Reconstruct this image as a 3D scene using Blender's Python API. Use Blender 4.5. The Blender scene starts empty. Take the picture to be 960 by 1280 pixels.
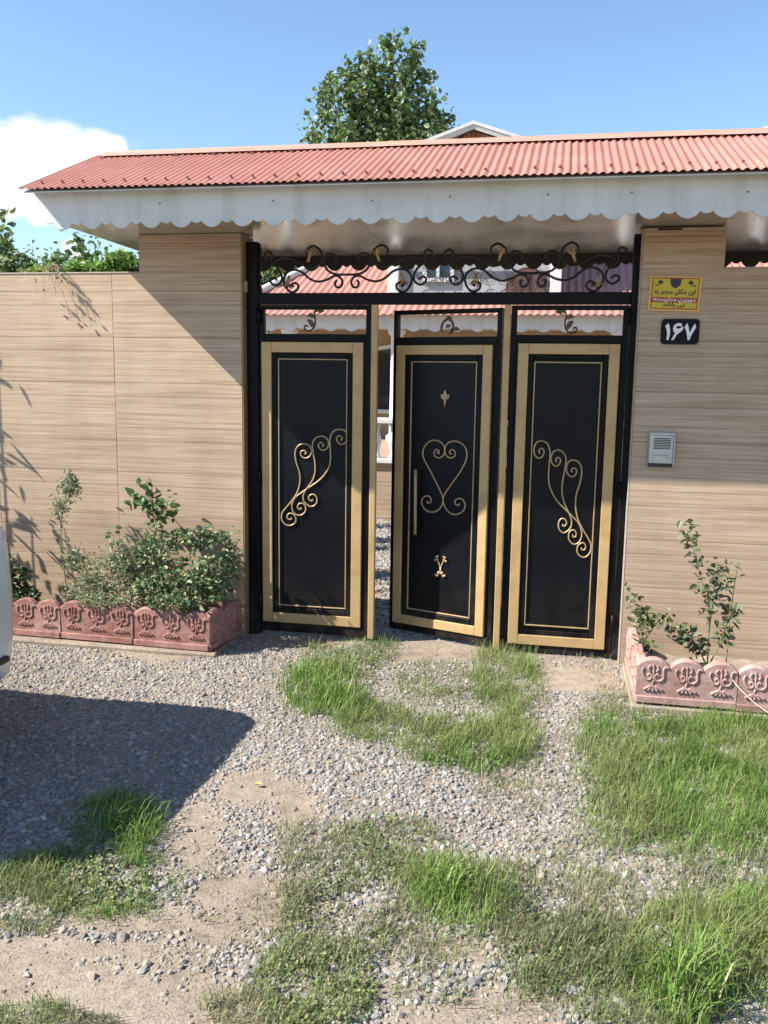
import bpy, bmesh, math, random
import numpy as np
from mathutils import Vector, Matrix, Euler, noise as mnoise

rng = np.random.default_rng(7)
random.seed(7)
SC = bpy.context.scene
COL = SC.collection

# ------------------------------------------------------------------ camera
FPX, PITCH, ROLL, YAW = 1109.56, 0.152054, 0.0147463, 0.1904366
CAM = Vector((0.0, -5.575416, 1.775176))
_fw = Vector((-math.sin(YAW) * math.cos(PITCH), math.cos(YAW) * math.cos(PITCH), -math.sin(PITCH)))
_rt = Vector((math.cos(YAW), math.sin(YAW), 0))
_up = _rt.cross(_fw)
R_ = _rt * math.cos(ROLL) + _up * math.sin(ROLL)
U_ = -_rt * math.sin(ROLL) + _up * math.cos(ROLL)
cd = bpy.data.cameras.new('camera')
cd.sensor_fit = 'VERTICAL'
cd.sensor_height = 24.0
cd.lens = 24.0 * FPX / 1280.0
cd.clip_start = 0.05
cd.clip_end = 2000
cam = bpy.data.objects.new('camera', cd)
COL.objects.link(cam)
M3 = Matrix((R_, U_, -_fw)).transposed()
cam.matrix_world = Matrix.Translation(CAM) @ M3.to_4x4()
SC.camera = cam


def ray(x, y):
    return R_ * ((x - 480) / FPX) - U_ * ((y - 640) / FPX) + _fw


def PY(x, y, Y=0.0):                     # pixel -> point on the upright plane at Y
    d = ray(x, y)
    return CAM + d * ((Y - CAM.y) / d.y)


def PZ(x, y, Z=0.0):                     # pixel -> point on the level plane at Z
    d = ray(x, y)
    return CAM + d * ((Z - CAM.z) / d.z)


# ------------------------------------------------------------------ light
SUN_FROM = Vector((-1.035, -0.43, 1.0)).normalized()
elev = math.asin(SUN_FROM.z)
azim = math.atan2(SUN_FROM.x, SUN_FROM.y)
w = bpy.data.worlds.new('World')
SC.world = w
w.use_nodes = True
nt = w.node_tree
nt.nodes.clear()
N = lambda t: nt.nodes.new(t)
out = N('ShaderNodeOutputWorld')
bg = N('ShaderNodeBackground')
bg.inputs['Strength'].default_value = 0.072
sky = N('ShaderNodeTexSky')
sky.sky_type = 'NISHITA'
sky.sun_disc = False
sky.sun_elevation = elev
sky.sun_rotation = azim % (2 * math.pi)
sky.altitude = 0
sky.air_density = 1.15
sky.dust_density = 0.1
sky.ozone_density = 4.5
tc = N('ShaderNodeTexCoord')


def wmath(op, a, b=None, clamp=False):
    n = N('ShaderNodeMath')
    n.operation = op
    n.use_clamp = clamp
    for i, v in enumerate((a, b)):
        if v is None:
            continue
        if isinstance(v, (int, float)):
            n.inputs[i].default_value = v
        else:
            nt.links.new(v, n.inputs[i])
    return n.outputs[0]


def wnoise(scale, detail, off):
    m = N('ShaderNodeMapping')
    m.inputs['Location'].default_value = off
    m.inputs['Scale'].default_value = (1, 1, 1.6)
    nt.links.new(tc.outputs['Generated'], m.inputs['Vector'])
    n = N('ShaderNodeTexNoise')
    n.inputs['Scale'].default_value = scale
    n.inputs['Detail'].default_value = detail
    n.inputs['Roughness'].default_value = 0.55
    nt.links.new(m.outputs[0], n.inputs['Vector'])
    return n.outputs['Fac']


def wblob(px, py, radius_deg):
    d = ray(px, py).normalized()
    v = N('ShaderNodeVectorMath')
    v.operation = 'DISTANCE'
    nt.links.new(tc.outputs['Generated'], v.inputs[0])
    v.inputs[1].default_value = d
    q = wmath('DIVIDE', v.outputs['Value'], math.radians(radius_deg))
    return wmath('SUBTRACT', 1.0, q)


fine = wnoise(11.0, 8.0, (0.3, 1.7, 0.2))
blob = None
for b in ((-14, 212, 2.7), (40, 208, 2.5), (88, 198, 2.0), (122, 190, 1.5), (146, 187, .9), (-95, 225, 4.0), (52, 262, 1.0), (-260, 225, 5.0), (92, 312, .7), (1400, 150, 6), (1900, 200, 8), (-900, 150, 8), (-1500, 210, 7)):
    o = wblob(*b)
    blob = o if blob is None else wmath('MAXIMUM', blob, o)
far = wnoise(2.3, 6.0, (4.1, 0.4, 3.3))
far = wmath('MULTIPLY', wmath('SUBTRACT', far, 0.60), 1.2)
field = wmath('MAXIMUM', wmath('ADD', blob, wmath('MULTIPLY', wmath('SUBTRACT', fine, 0.5), 1.5)), far)
mask = wmath('MULTIPLY', field, 3.2, True)
ramp = N('ShaderNodeMix')
ramp.data_type = 'RGBA'
nt.links.new(wmath('MULTIPLY', mask, 0.93), ramp.inputs['Factor'])
nt.links.new(sky.outputs[0], ramp.inputs['A'])
ramp.inputs['B'].default_value = (5.6, 5.7, 5.9, 1)
nt.links.new(ramp.outputs['Result'], bg.inputs['Color'])
nt.links.new(bg.outputs[0], out.inputs['Surface'])

sl = bpy.data.lights.new('sun', 'SUN')
sl.energy = 3.8
sl.angle = math.radians(0.53)
sl.color = (1.0, 0.955, 0.88)
so = bpy.data.objects.new('sun', sl)
COL.objects.link(so)
so.rotation_euler = (-SUN_FROM).to_track_quat('-Z', 'Y').to_euler()
so.location = (-6, -6, 9)

SC.view_settings.view_transform = 'Standard'
SC.view_settings.look = 'None'
SC.view_settings.exposure = 1.6
SC.view_settings.gamma = 1.0
SC.view_settings.use_curve_mapping = False


# ------------------------------------------------------------------ materials
def lin(h):
    h = h.lstrip('#')
    v = [int(h[i:i + 2], 16) / 255 for i in (0, 2, 4)]
    return tuple(c / 12.92 if c <= .04045 else ((c + .055) / 1.055) ** 2.4 for c in v)


class Mat:
    def __init__(s, name, col, rough=.6, metal=0.0, spec=.5):
        s.m = bpy.data.materials.new(name)
        s.m.use_nodes = True
        s.nt = s.m.node_tree
        s.b = s.nt.nodes['Principled BSDF']
        s.col = (*col[:3], 1)
        s.b.inputs['Base Color'].default_value = s.col
        s.b.inputs['Roughness'].default_value = rough
        s.b.inputs['Metallic'].default_value = metal
        s.b.inputs['Specular IOR Level'].default_value = spec
        s.cur = None

    def n(s, t, **kw):
        x = s.nt.nodes.new(t)
        for k, v in kw.items():
            setattr(x, k, v)
        return x

    def link(s, a, b):
        s.nt.links.new(a, b)

    def coords(s, kind='Object', scale=(1, 1, 1), rnd=0.0):
        t = s.n('ShaderNodeTexCoord')
        m = s.n('ShaderNodeMapping')
        m.inputs['Scale'].default_value = scale
        s.link(t.outputs[kind], m.inputs['Vector'])
        if rnd:
            oi = s.n('ShaderNodeObjectInfo')
            mu = s.n('ShaderNodeMath', operation='MULTIPLY')
            mu.inputs[1].default_value = rnd
            s.link(oi.outputs['Random'], mu.inputs[0])
            s.link(mu.outputs[0], m.inputs['Location'])
        return m.outputs[0]

    def noise(s, co, scale=5, detail=4, rough=.55, dist=0):
        x = s.n('ShaderNodeTexNoise')
        x.inputs['Scale'].default_value = scale
        x.inputs['Detail'].default_value = detail
        x.inputs['Roughness'].default_value = rough
        x.inputs['Distortion'].default_value = dist
        s.link(co, x.inputs['Vector'])
        return x.outputs['Fac']

    def rampf(s, fac, stops):
        r = s.n('ShaderNodeValToRGB')
        e = r.color_ramp.elements
        while len(e) < len(stops):
            e.new(.5)
        for k, (p, c) in enumerate(stops):
            e[k].position = p
            e[k].color = (*c[:3], 1) if not isinstance(c, (int, float)) else (c, c, c, 1)
        s.link(fac, r.inputs[0])
        return r.outputs[0]

    def mix(s, fac, a, b, mode='MIX'):
        x = s.n('ShaderNodeMix', data_type='RGBA', blend_type=mode)
        for k, v in (('Factor', fac), ('A', a), ('B', b)):
            if isinstance(v, (int, float)):
                x.inputs[k].default_value = v
            elif isinstance(v, tuple):
                x.inputs[k].default_value = (*v[:3], 1)
            else:
                s.link(v, x.inputs[k])
        return x.outputs['Result']

    def color(s, sock):
        s.link(sock, s.b.inputs['Base Color'])
        return s

    def bump(s, sock, strength=.3, dist=.01):
        b = s.n('ShaderNodeBump')
        b.inputs['Strength'].default_value = strength
        b.inputs['Distance'].default_value = dist
        s.link(sock, b.inputs['Height'])
        s.link(b.outputs[0], s.b.inputs['Normal'])
        return s

    def vary(s, amount=.25, scale=6, bumpamt=0.0, rough_var=0.0, dark=None):
        co = s.coords()
        f = s.noise(co, scale, 6, .6)
        d = tuple(c * (1 - amount) for c in s.col[:3]) if dark is None else dark
        l = tuple(min(1, c * (1 + amount * .6)) for c in s.col[:3])
        s.color(s.rampf(f, [(.3, d), (.5, s.col), (.72, l)]))
        if bumpamt:
            s.bump(s.noise(co, scale * 8, 4), bumpamt, .004)
        if rough_var:
            r0 = s.b.inputs['Roughness'].default_value
            s.link(s.rampf(f, [(.3, max(.02, r0 - rough_var)), (.7, min(1, r0 + rough_var))]), s.b.inputs['Roughness'])
        return s


MT = {}


def M(name):
    return MT[name].m


def attr_mat(name, rough, attr='tint', gain=1.0, spec=.3, trans=0.0, bumps=None):
    m = Mat(name, (.5, .5, .5), rough, 0, spec)
    a = m.n('ShaderNodeAttribute', attribute_name=attr)
    m.color(a.outputs['Color'])
    if bumps:
        m.bump(m.noise(m.coords(), bumps, 3), .5, .004)
    if trans:
        t = m.n('ShaderNodeBsdfTranslucent')
        m.link(a.outputs['Color'], t.inputs['Color'])
        x = m.n('ShaderNodeMixShader')
        x.inputs[0].default_value = trans
        m.link(m.b.outputs[0], x.inputs[1])
        m.link(t.outputs[0], x.inputs[2])
        m.link(x.outputs[0], m.nt.nodes['Material Output'].inputs['Surface'])
    MT[name] = m
    return m


# wood-look stone tile, the same print on every tile with small shifts
m = Mat('tile', (.35, .25, .16), .5, 0, .25)
cx = m.coords('Object', (.9, 1.0, 62.0), rnd=.8)
f1 = m.noise(cx, 1.0, 7, .62, .25)
cx2 = m.coords('Object', (2.2, 1.0, 210.0), rnd=2.0)
f2 = m.noise(cx2, 1.0, 4, .6)
c1 = m.rampf(f1, [(.22, (.275, .182, .112)), (.38, (.385, .275, .184)), (.48, (.43, .318, .222)), (.58, (.475, .364, .264)), (.74, (.39, .280, .190))])
c2 = m.rampf(f2, [(.3, (.70, .67, .63)), (.50, (1, 1, 1)), (.70, (1.10, 1.10, 1.10))])
cc = m.mix(1.0, c1, c2, 'MULTIPLY')
tco = m.n('ShaderNodeTexCoord')
sep = m.n('ShaderNodeSeparateXYZ')
m.link(tco.outputs['Object'], sep.inputs[0])
wv = m.n('ShaderNodeMath', operation='ADD')
m.link(sep.outputs['Z'], wv.inputs[0])
mm = m.n('ShaderNodeMath', operation='MULTIPLY')
mm.inputs[1].default_value = .012
m.link(m.noise(m.coords('Object', (5, 1, 1), rnd=3.0), 1.0, 2), mm.inputs[0])
m.link(mm.outputs[0], wv.inputs[1])
lines = m.rampf(wv.outputs[0], [(0.0, 1.0), (.06, 1.0), (.066, .62), (.072, 1.0), (.098, 1.0), (.103, 1.16), (.110, 1.0)])
cc = m.mix(1.0, cc, lines, 'MULTIPLY')
# rain-splash dirt along the foot of the wall and vague runs
geo = m.n('ShaderNodeNewGeometry')
sp3 = m.n('ShaderNodeSeparateXYZ')
m.link(geo.outputs['Position'], sp3.inputs[0])
mpw = m.n('ShaderNodeMapping')
mpw.inputs['Scale'].default_value = (2.6, 1, 1.1)
m.link(geo.outputs['Position'], mpw.inputs['Vector'])
dn = m.noise(mpw.outputs[0], 1.6, 6, .6)
hz = m.n('ShaderNodeMapRange')
hz.inputs['From Min'].default_value = .75
hz.inputs['From Max'].default_value = .15
m.link(sp3.outputs['Z'], hz.inputs['Value'])
dd = m.n('ShaderNodeMath', operation='MULTIPLY')
m.link(hz.outputs[0], dd.inputs[0])
m.link(m.rampf(dn, [(.38, 0.0), (.7, .75)]), dd.inputs[1])
cc = m.mix(dd.outputs[0], cc, (.27, .20, .14))
cc = m.mix(1.0, cc, m.rampf(dn, [(.3, (.90, .89, .87)), (.55, (1, 1, 1)), (.75, (1.05, 1.05, 1.05))]), 'MULTIPLY')
oi = m.n('ShaderNodeObjectInfo')
cc = m.mix(1.0, cc, m.rampf(oi.outputs['Random'], [(0, (.95, .95, .95)), (1, (1.04, 1.035, 1.02))]), 'MULTIPLY')
m.color(cc)
m.bump(f2, .12, .002)
MT['tile'] = m

MT['grout'] = Mat('grout', (.24, .17, .115), .9).vary(.2, 12)
MT['trim'] = Mat('reveal_trim', (.22, .15, .075), .5).vary(.25, 20)
MT['trim_light'] = Mat('reveal_edge', (.36, .29, .24), .6).vary(.15, 20)
MT['concrete'] = Mat('concrete', (.25, .205, .16), .9).vary(.3, 5, .5)
MT['black'] = Mat('black_paint', (.004, .004, .005), .45, 0, .14).vary(.4, 3, 0, .08)
MT['panelblack'] = Mat('black_panel', (.004, .0045, .0065), .4, 0, .18).vary(.3, 2.2, 0, .07)
MT['gold'] = Mat('gold_paint', (.475, .315, .145), .42, .08, .4).vary(.20, 7, .08, .10)
MT['goldthin'] = Mat('gold_rod', (.40, .285, .15), .4, .25, .5).vary(.2, 14)
for nm in ('black', 'panelblack', 'gold'):
    m = MT[nm]
    src = m.b.inputs['Base Color'].links[0].from_socket
    ge = m.n('ShaderNodeNewGeometry')
    sx_ = m.n('ShaderNodeSeparateXYZ')
    m.link(ge.outputs['Position'], sx_.inputs[0])
    mr = m.n('ShaderNodeMapRange')
    mr.inputs['From Min'].default_value = .55
    mr.inputs['From Max'].default_value = .0
    m.link(sx_.outputs['Z'], mr.inputs['Value'])
    dn = m.noise(ge.outputs['Position'], 7.0, 7, .65)
    mu = m.n('ShaderNodeMath', operation='MULTIPLY')
    m.link(mr.outputs[0], mu.inputs[0])
    m.link(m.rampf(dn, [(.38, 0.0), (.8, .12 if nm == 'panelblack' else (.25 if nm == 'black' else .5))]), mu.inputs[1])
    m.color(m.mix(mu.outputs[0], src, (.22, .17, .125)))
MT['iron'] = Mat('black_iron', (.011, .009, .008), .5, 0, .4)
MT['bronze'] = Mat('bronze_cast', (.42, .28, .14), .45, .2, .5).vary(.5, 40)
MT['darkbronze'] = Mat('dark_bronze_cast', (.085, .055, .025), .45, .3, .5).vary(.6, 40)
MT['white'] = Mat('white_sheet', (.56, .60, .61), .42, 0, .4).vary(.10, 2.5, 0, .08)
MT['shadedboard'] = Mat('fascia_back_shaded', (.045, .038, .032), .5).vary(.2, 3)  # shade on the rear fascia under the canopy, put into its dark colour
m = MT['white']
cg = m.noise(m.coords('Object', (9, 1, .9)), 1.0, 5, .6)
cg2 = m.noise(m.coords('Object', (1.2, 1, 3)), 1.5, 5, .6)
g1 = m.mix(1.0, m.rampf(cg, [(.32, (.50, .505, .475)), (.5, (.58, .59, .565)), (.8, (.61, .62, .60))]), m.rampf(cg2, [(.3, (.86, .85, .82)), (.6, (1, 1, 1))]), 'MULTIPLY')
m.color(g1)
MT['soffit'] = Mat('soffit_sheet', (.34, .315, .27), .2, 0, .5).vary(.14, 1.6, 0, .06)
m = Mat('roof_sheet', (.42, .17, .13), .55, 0, .3)
co = m.coords('Object', (1, 1, 1))
fa = m.noise(co, 2.2, 5)
fb = m.noise(m.coords('Object', (24, 2, 2)), 1.0, 3)
c1 = m.rampf(fa, [(.3, (.34, .128, .092)), (.55, (.41, .168, .125)), (.75, (.47, .215, .163))])
m.color(m.mix(.35, c1, m.rampf(fb, [(.3, (.36, .145, .105)), (.7, (.48, .22, .17))])))
MT['roof'] = m
MT['ridge'] = Mat('ridge_sheet', (.47, .245, .18), .5, 0, .3).vary(.12, 4)
MT['screw'] = Mat('screw', (.20, .075, .05), .5, .2).vary(.4, 60)
MT['houseroof'] = Mat('house_roof_sheet', (.40, .18, .14), .55).vary(.15, 1.2)
MT['plaster'] = Mat('white_plaster', (.58, .57, .55), .8).vary(.08, 1.4, .2)
MT['greyplaster'] = Mat('grey_plaster', (.30, .295, .305), .8).vary(.10, 1.4, .2)
MT['cream'] = Mat('cream_wall', (.33, .235, .155), .75).vary(.15, 1.2, .2)
MT['glass'] = Mat('dark_glass', (.02, .024, .028), .06, 0, .6)
MT['brown'] = Mat('brown_wood', (.10, .055, .04), .5).vary(.4, 6)
MT['terracotta'] = Mat('terracotta', (.40, .19, .10), .8).vary(.3, 8, .4)
m = Mat('pink_block', (.52, .29, .25), .85, 0, .2)
co = m.coords('Object', (1, 1, 1), rnd=9.0)
f = m.noise(co, 5, 7, .65)
f2 = m.noise(co, 38, 4, .6)
base = m.rampf(f, [(.25, (.23, .120, .098)), (.42, (.35, .205, .175)), (.58, (.42, .280, .248)), (.78, (.48, .365, .33))])
m.color(m.mix(1.0, base, m.rampf(f2, [(.3, (.72, .72, .72)), (.6, (1.06, 1.04, 1.03))]), 'MULTIPLY'))
m.bump(f2, .35, .004)
MT['pink'] = m
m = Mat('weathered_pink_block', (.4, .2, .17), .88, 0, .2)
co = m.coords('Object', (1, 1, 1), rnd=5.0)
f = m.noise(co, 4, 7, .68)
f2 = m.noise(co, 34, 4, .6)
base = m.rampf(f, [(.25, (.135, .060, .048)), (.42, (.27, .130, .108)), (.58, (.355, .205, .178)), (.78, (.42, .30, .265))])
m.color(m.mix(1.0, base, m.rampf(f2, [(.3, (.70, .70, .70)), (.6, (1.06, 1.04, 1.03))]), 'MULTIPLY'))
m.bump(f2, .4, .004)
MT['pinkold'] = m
MT['signyellow'] = Mat('sign_yellow', (.52, .40, .015), .4)
MT['signorange'] = Mat('sign_orange', (.66, .40, .10), .45)
MT['signred'] = Mat('sign_red', (.36, .03, .02), .4)
MT['signblack'] = Mat('sign_black', (.012, .011, .02), .4)
MT['signblue'] = Mat('sign_emblem', (.022, .014, .045), .4)
MT['signwhite'] = Mat('sign_white', (.74, .74, .74), .4)
MT['plate'] = Mat('number_plate_black', (.004, .0055, .008), .4, 0, .15)
MT['steel'] = Mat('intercom_steel', (.42, .45, .44), .38, .55).vary(.1, 30)
MT['dark'] = Mat('dark_plastic', (.02, .02, .02), .5)
MT['carpaint'] = Mat('car_paint', (.62, .65, .66), .22, 0, .6).vary(.04, 2)
MT['rubber'] = Mat('rubber', (.02, .02, .02), .8)
MT['rim'] = Mat('wheel_rim', (.45, .46, .47), .35, .7)
MT['redlamp'] = Mat('red_lamp', (.35, .02, .02), .15)
MT['bark'] = Mat('bark', (.22, .19, .15), .9).vary(.35, 9, .6)
MT['stem'] = Mat('green_stem', (.16, .17, .07), .7).vary(.3, 25)
MT['string'] = Mat('string', (.62, .52, .42), .8)
attr_mat('leaf', .45, trans=.28)
attr_mat('grass', .5, trans=.30)
attr_mat('stone', .85, bumps=120)

# ground: dusty soil with fine grit
m = Mat('soil', (.42, .35, .28), .95, 0, .15)
co = m.coords('Object')
fa = m.noise(co, .9, 6, .6)
fb = m.noise(co, 14, 6, .65)
fc = m.noise(co, 130, 3, .6)
c1 = m.rampf(fa, [(.30, (.235, .185, .14)), (.5, (.295, .24, .185)), (.7, (.36, .30, .235))])
c1 = m.mix(1.0, c1, m.rampf(fb, [(.32, (.74, .73, .72)), (.55, (1, 1, 1)), (.75, (1.08, 1.07, 1.05))]), 'MULTIPLY')
vo = m.n('ShaderNodeTexVoronoi')
vo.inputs['Scale'].default_value = 55
m.link(co, vo.inputs['Vector'])
grit = m.rampf(fc, [(.35, (.62, .62, .62)), (.5, (1, 1, 1)), (.68, (1.12, 1.12, 1.12))])
m.color(m.mix(1.0, c1, grit, 'MULTIPLY'))
bm_ = m.mix(.5, fb, fc)
m.bump(bm_, .7, .012)
MT['soil'] = m


# ------------------------------------------------------------------ mesh helpers
class MB:
    def __init__(s):
        s.v, s.f = [], []

    def add(s, v, f):
        o = len(s.v)
        s.v += [tuple(p) for p in v]
        s.f += [tuple(i + o for i in q) for q in f]
        return s

    def box(s, x0, x1, y0, y1, z0, z1):
        v = [(x, y, z) for z in (z0, z1) for y in (y0, y1) for x in (x0, x1)]
        return s.add(v, [(0, 2, 3, 1), (4, 5, 7, 6), (0, 1, 5, 4), (2, 6, 7, 3), (0, 4, 6, 2), (1, 3, 7, 5)])

    def bbox(s, x0, x1, y0, y1, z0, z1, b=.004):
        """box with chamfered edges"""
        bm = bmesh.new()
        bmesh.ops.create_cube(bm, size=1)
        for q in bm.verts:
            q.co = Vector((x0 if q.co.x < 0 else x1, y0 if q.co.y < 0 else y1, z0 if q.co.z < 0 else z1))
        bmesh.ops.bevel(bm, geom=bm.edges[:], offset=b, segments=1, affect='EDGES')
        bm.verts.index_update()
        s.add([q.co[:] for q in bm.verts], [[q.index for q in f.verts] for f in bm.faces])
        bm.free()
        return s

    def prism(s, poly, y0, y1, axis='Y'):
        """poly: (x, z) outline, extruded along Y (axis 'X': poly is (y, z))"""
        n = len(poly)
        mk = (lambda a, b, t: (a, t, b)) if axis == 'Y' else ((lambda a, b, t: (t, a, b)) if axis == 'X' else (lambda a, b, t: (a, b, t)))
        v = [mk(a, b, y0) for a, b in poly] + [mk(a, b, y1) for a, b in poly]
        f = [tuple(range(n)), tuple(range(2 * n - 1, n - 1, -1))]
        f += [(i, i + n, (i + 1) % n + n, (i + 1) % n) for i in range(n)]
        return s.add(v, f)

    def tube(s, pts, r, n=6, cap=True, taper=None):
        pts = [Vector(p) for p in pts]
        k = len(pts)
        rings = []
        t0 = (pts[1] - pts[0]).normalized()
        ref = Vector((0, 0, 1)) if abs(t0.z) < .9 else Vector((1, 0, 0))
        nrm = t0.cross(ref).normalized()
        v, f = [], []
        for i in range(k):
            t = (pts[min(i + 1, k - 1)] - pts[max(i - 1, 0)])
            if t.length < 1e-9:
                t = t0
            t.normalize()
            nrm = (nrm - t * nrm.dot(t))
            if nrm.length < 1e-6:
                nrm = t.orthogonal()
            nrm.normalize()
            bi = t.cross(nrm)
            rr = r if taper is None else r + (taper - r) * i / (k - 1)
            for j in range(n):
                a = 2 * math.pi * j / n
                v.append(pts[i] + nrm * (rr * math.cos(a)) + bi * (rr * math.sin(a)))
        for i in range(k - 1):
            for j in range(n):
                f.append((i * n + j, i * n + (j + 1) % n, (i + 1) * n + (j + 1) % n, (i + 1) * n + j))
        if cap:
            f.append(tuple(range(n - 1, -1, -1)))
            f.append(tuple((k - 1) * n + j for j in range(n)))
        return s.add(v, f)

    def lathe(s, prof, c=(0, 0, 0), n=12, axis='Z'):
        v, f = [], []
        k = len(prof)
        for (r, h) in prof:
            for j in range(n):
                a = 2 * math.pi * j / n
                p = (r * math.cos(a), r * math.sin(a), h)
                if axis == 'Y':
                    p = (p[0], p[2], p[1])
                elif axis == 'X':
                    p = (p[2], p[0], p[1])
                v.append((p[0] + c[0], p[1] + c[1], p[2] + c[2]))
        for i in range(k - 1):
            for j in range(n):
                f.append((i * n + j, i * n + (j + 1) % n, (i + 1) * n + (j + 1) % n, (i + 1) * n + j))
        f.append(tuple(range(n - 1, -1, -1)))
        f.append(tuple((k - 1) * n + j for j in range(n)))
        return s.add(v, f)

    def mesh(s, name, mat, smooth=False):
        me = bpy.data.meshes.new(name)
        me.from_pydata(s.v, [], s.f)
        bm = bmesh.new()
        bm.from_mesh(me)
        bmesh.ops.recalc_face_normals(bm, faces=bm.faces[:])
        bm.to_mesh(me)
        bm.free()
        me.materials.append(M(mat))
        if smooth:
            me.shade_smooth()
        return me

    def build(s, name, mat, parent=None, smooth=False):
        return link(name, s.mesh(name, mat, smooth), parent)


def link(name, me, parent=None, loc=None):
    """mesh in world coordinates; under a parent it keeps its place"""
    o = bpy.data.objects.new(name, me)
    COL.objects.link(o)
    if parent is not None:
        o.parent = parent
        r = parent
        while r.parent is not None:
            r = r.parent
        if r.get('_base') is not None and parent.parent is None:
            o.matrix_parent_inverse = Matrix.Translation(-Vector(r['_base'][:]))
    if loc is not None:
        o.location = loc
    return o


def thing(name, loc, label, cat, group=None, local=False):
    e = bpy.data.objects.new(name, None)
    e.empty_display_size = .1
    COL.objects.link(e)
    e.location = loc
    if not local:
        e['_base'] = list(loc)
    tag(e, label, cat, group)
    return e


def tag(o, label=None, cat=None, group=None, kind=None):
    if label:
        o['label'] = label
    if cat:
        o['category'] = cat
    if group:
        o['group'] = group
    if kind:
        o['kind'] = kind
    return o


def smoothline(pts, sub=6):
    """Catmull-Rom through points"""
    P = [Vector(p) for p in pts]
    P = [P[0] * 2 - P[1]] + P + [P[-1] * 2 - P[-2]]
    r = []
    for i in range(1, len(P) - 2):
        for k in range(sub):
            t = k / sub
            a, b, c, d = P[i - 1], P[i], P[i + 1], P[i + 2]
            r.append(.5 * ((2 * b) + (c - a) * t + (2 * a - 5 * b + 4 * c - d) * t * t + (3 * b - a - 3 * c + d) * t ** 3))
    r.append(P[-2])
    return r


def np_mesh(name, verts, faces_flat, nper, mat, tint=None, smooth=False):
    """fast mesh: verts (n,3); faces (m,nper)"""
    me = bpy.data.meshes.new(name)
    nv, nf = len(verts), len(faces_flat)
    me.vertices.add(nv)
    me.vertices.foreach_set('co', np.ascontiguousarray(verts, dtype=np.float32).ravel())
    me.loops.add(nf * nper)
    me.loops.foreach_set('vertex_index', np.ascontiguousarray(faces_flat, dtype=np.int32).ravel())
    me.polygons.add(nf)
    me.polygons.foreach_set('loop_start', np.arange(0, nf * nper, nper, dtype=np.int32))
    me.polygons.foreach_set('loop_total', np.full(nf, nper, dtype=np.int32))
    if tint is not None:
        a = me.attributes.new('tint', 'FLOAT_COLOR', 'POINT')
        c = np.ones((nv, 4), dtype=np.float32)
        c[:, :3] = tint
        a.data.foreach_set('color', c.ravel())
    me.update(calc_edges=True)
    me.validate()
    if not smooth:
        me.shade_flat()
    me.materials.append(M(mat))
    if smooth:
        me.shade_smooth()
    return me


def vnoise(x, y, s, seed=0):
    """cheap smooth value noise, vectorised"""
    x, y = np.asarray(x) * s, np.asarray(y) * s
    xi, yi = np.floor(x).astype(int), np.floor(y).astype(int)
    fx, fy = x - xi, y - yi
    fx, fy = fx * fx * (3 - 2 * fx), fy * fy * (3 - 2 * fy)

    def hsh(a, b):
        n = np.sin(a * 127.1 + b * 311.7 + seed * 74.7) * 43758.5453
        return n - np.floor(n)
    return (hsh(xi, yi) * (1 - fx) + hsh(xi + 1, yi) * fx) * (1 - fy) + (hsh(xi, yi + 1) * (1 - fx) + hsh(xi + 1, yi + 1) * fx) * fy


def ground_h(x, y):
    x, y = np.asarray(x, float), np.asarray(y, float)
    h = (vnoise(x, y, 1.1, 1) - .5) * .035 + (vnoise(x, y, 3.7, 2) - .5) * .016 + (vnoise(x, y, 9, 3) - .5) * .006
    k = np.clip((-y - .15) / .8, 0, 1)          # level along the wall and in the yard
    return h * k - .010 * k


# ------------------------------------------------------------------ ground
def grid_axis(lo, hi, step, far, k=12):
    a = list(np.arange(lo, hi + 1e-6, step))
    g = np.geomspace(.3, far, k)
    return np.array(sorted([lo - q for q in g] + a + [hi + q for q in g]))


gx, gy = grid_axis(-5, 3.2, .06, 400), grid_axis(-6.0, .3, .06, 400)
GX, GY = np.meshgrid(gx, gy, indexing='ij')
GZ = ground_h(GX, GY)
nx, ny = len(gx), len(gy)
idx = np.arange(nx * ny).reshape(nx, ny)
F = np.stack([idx[:-1, :-1], idx[1:, :-1], idx[1:, 1:], idx[:-1, 1:]], -1).reshape(-1, 4)
me = np_mesh('ground', np.stack([GX, GY, GZ], -1).reshape(-1, 3), F, 4, 'soil', smooth=True)
g = link('ground', me)
tag(g, kind='structure')


def px_ellipse(cx, cy, rx, ry):
    c = PZ(cx, cy)
    a = (PZ(cx + rx, cy) - PZ(cx - rx, cy)) * .5
    b = (PZ(cx, cy - ry) - PZ(cx, cy + ry)) * .5
    c2 = (PZ(cx, cy - ry) + PZ(cx, cy + ry)) * .5
    return np.array([c2.x, c2.y]), np.array([a.x, a.y]), np.array([b.x, b.y])


def in_ell(x, y, e, grow=1.0):
    c, a, b = e
    A = np.array([[a[0], b[0]], [a[1], b[1]]]) * grow
    I = np.linalg.inv(A)
    dx, dy = x - c[0], y - c[1]
    u, v_ = I[0, 0] * dx + I[0, 1] * dy, I[1, 0] * dx + I[1, 1] * dy
    return np.sqrt(u * u + v_ * v_)


SOIL = [px_ellipse(*e) for e in ((60, 1235, 190, 60), (190, 1270, 200, 40), (250, 1060, 60, 60), (310, 985, 45, 35), (170, 1150, 120, 28),
                                  (600, 1265, 130, 38), (720, 850, 60, 22), (560, 815, 110, 12), (200, 808, 75, 14), (560, 1190, 60, 25),
                                  (880, 1262, 70, 24), (390, 806, 60, 10), (300, 1120, 90, 40), (360, 1010, 50, 40), (120, 1190, 120, 24), (480, 1240, 80, 20))]

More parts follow.
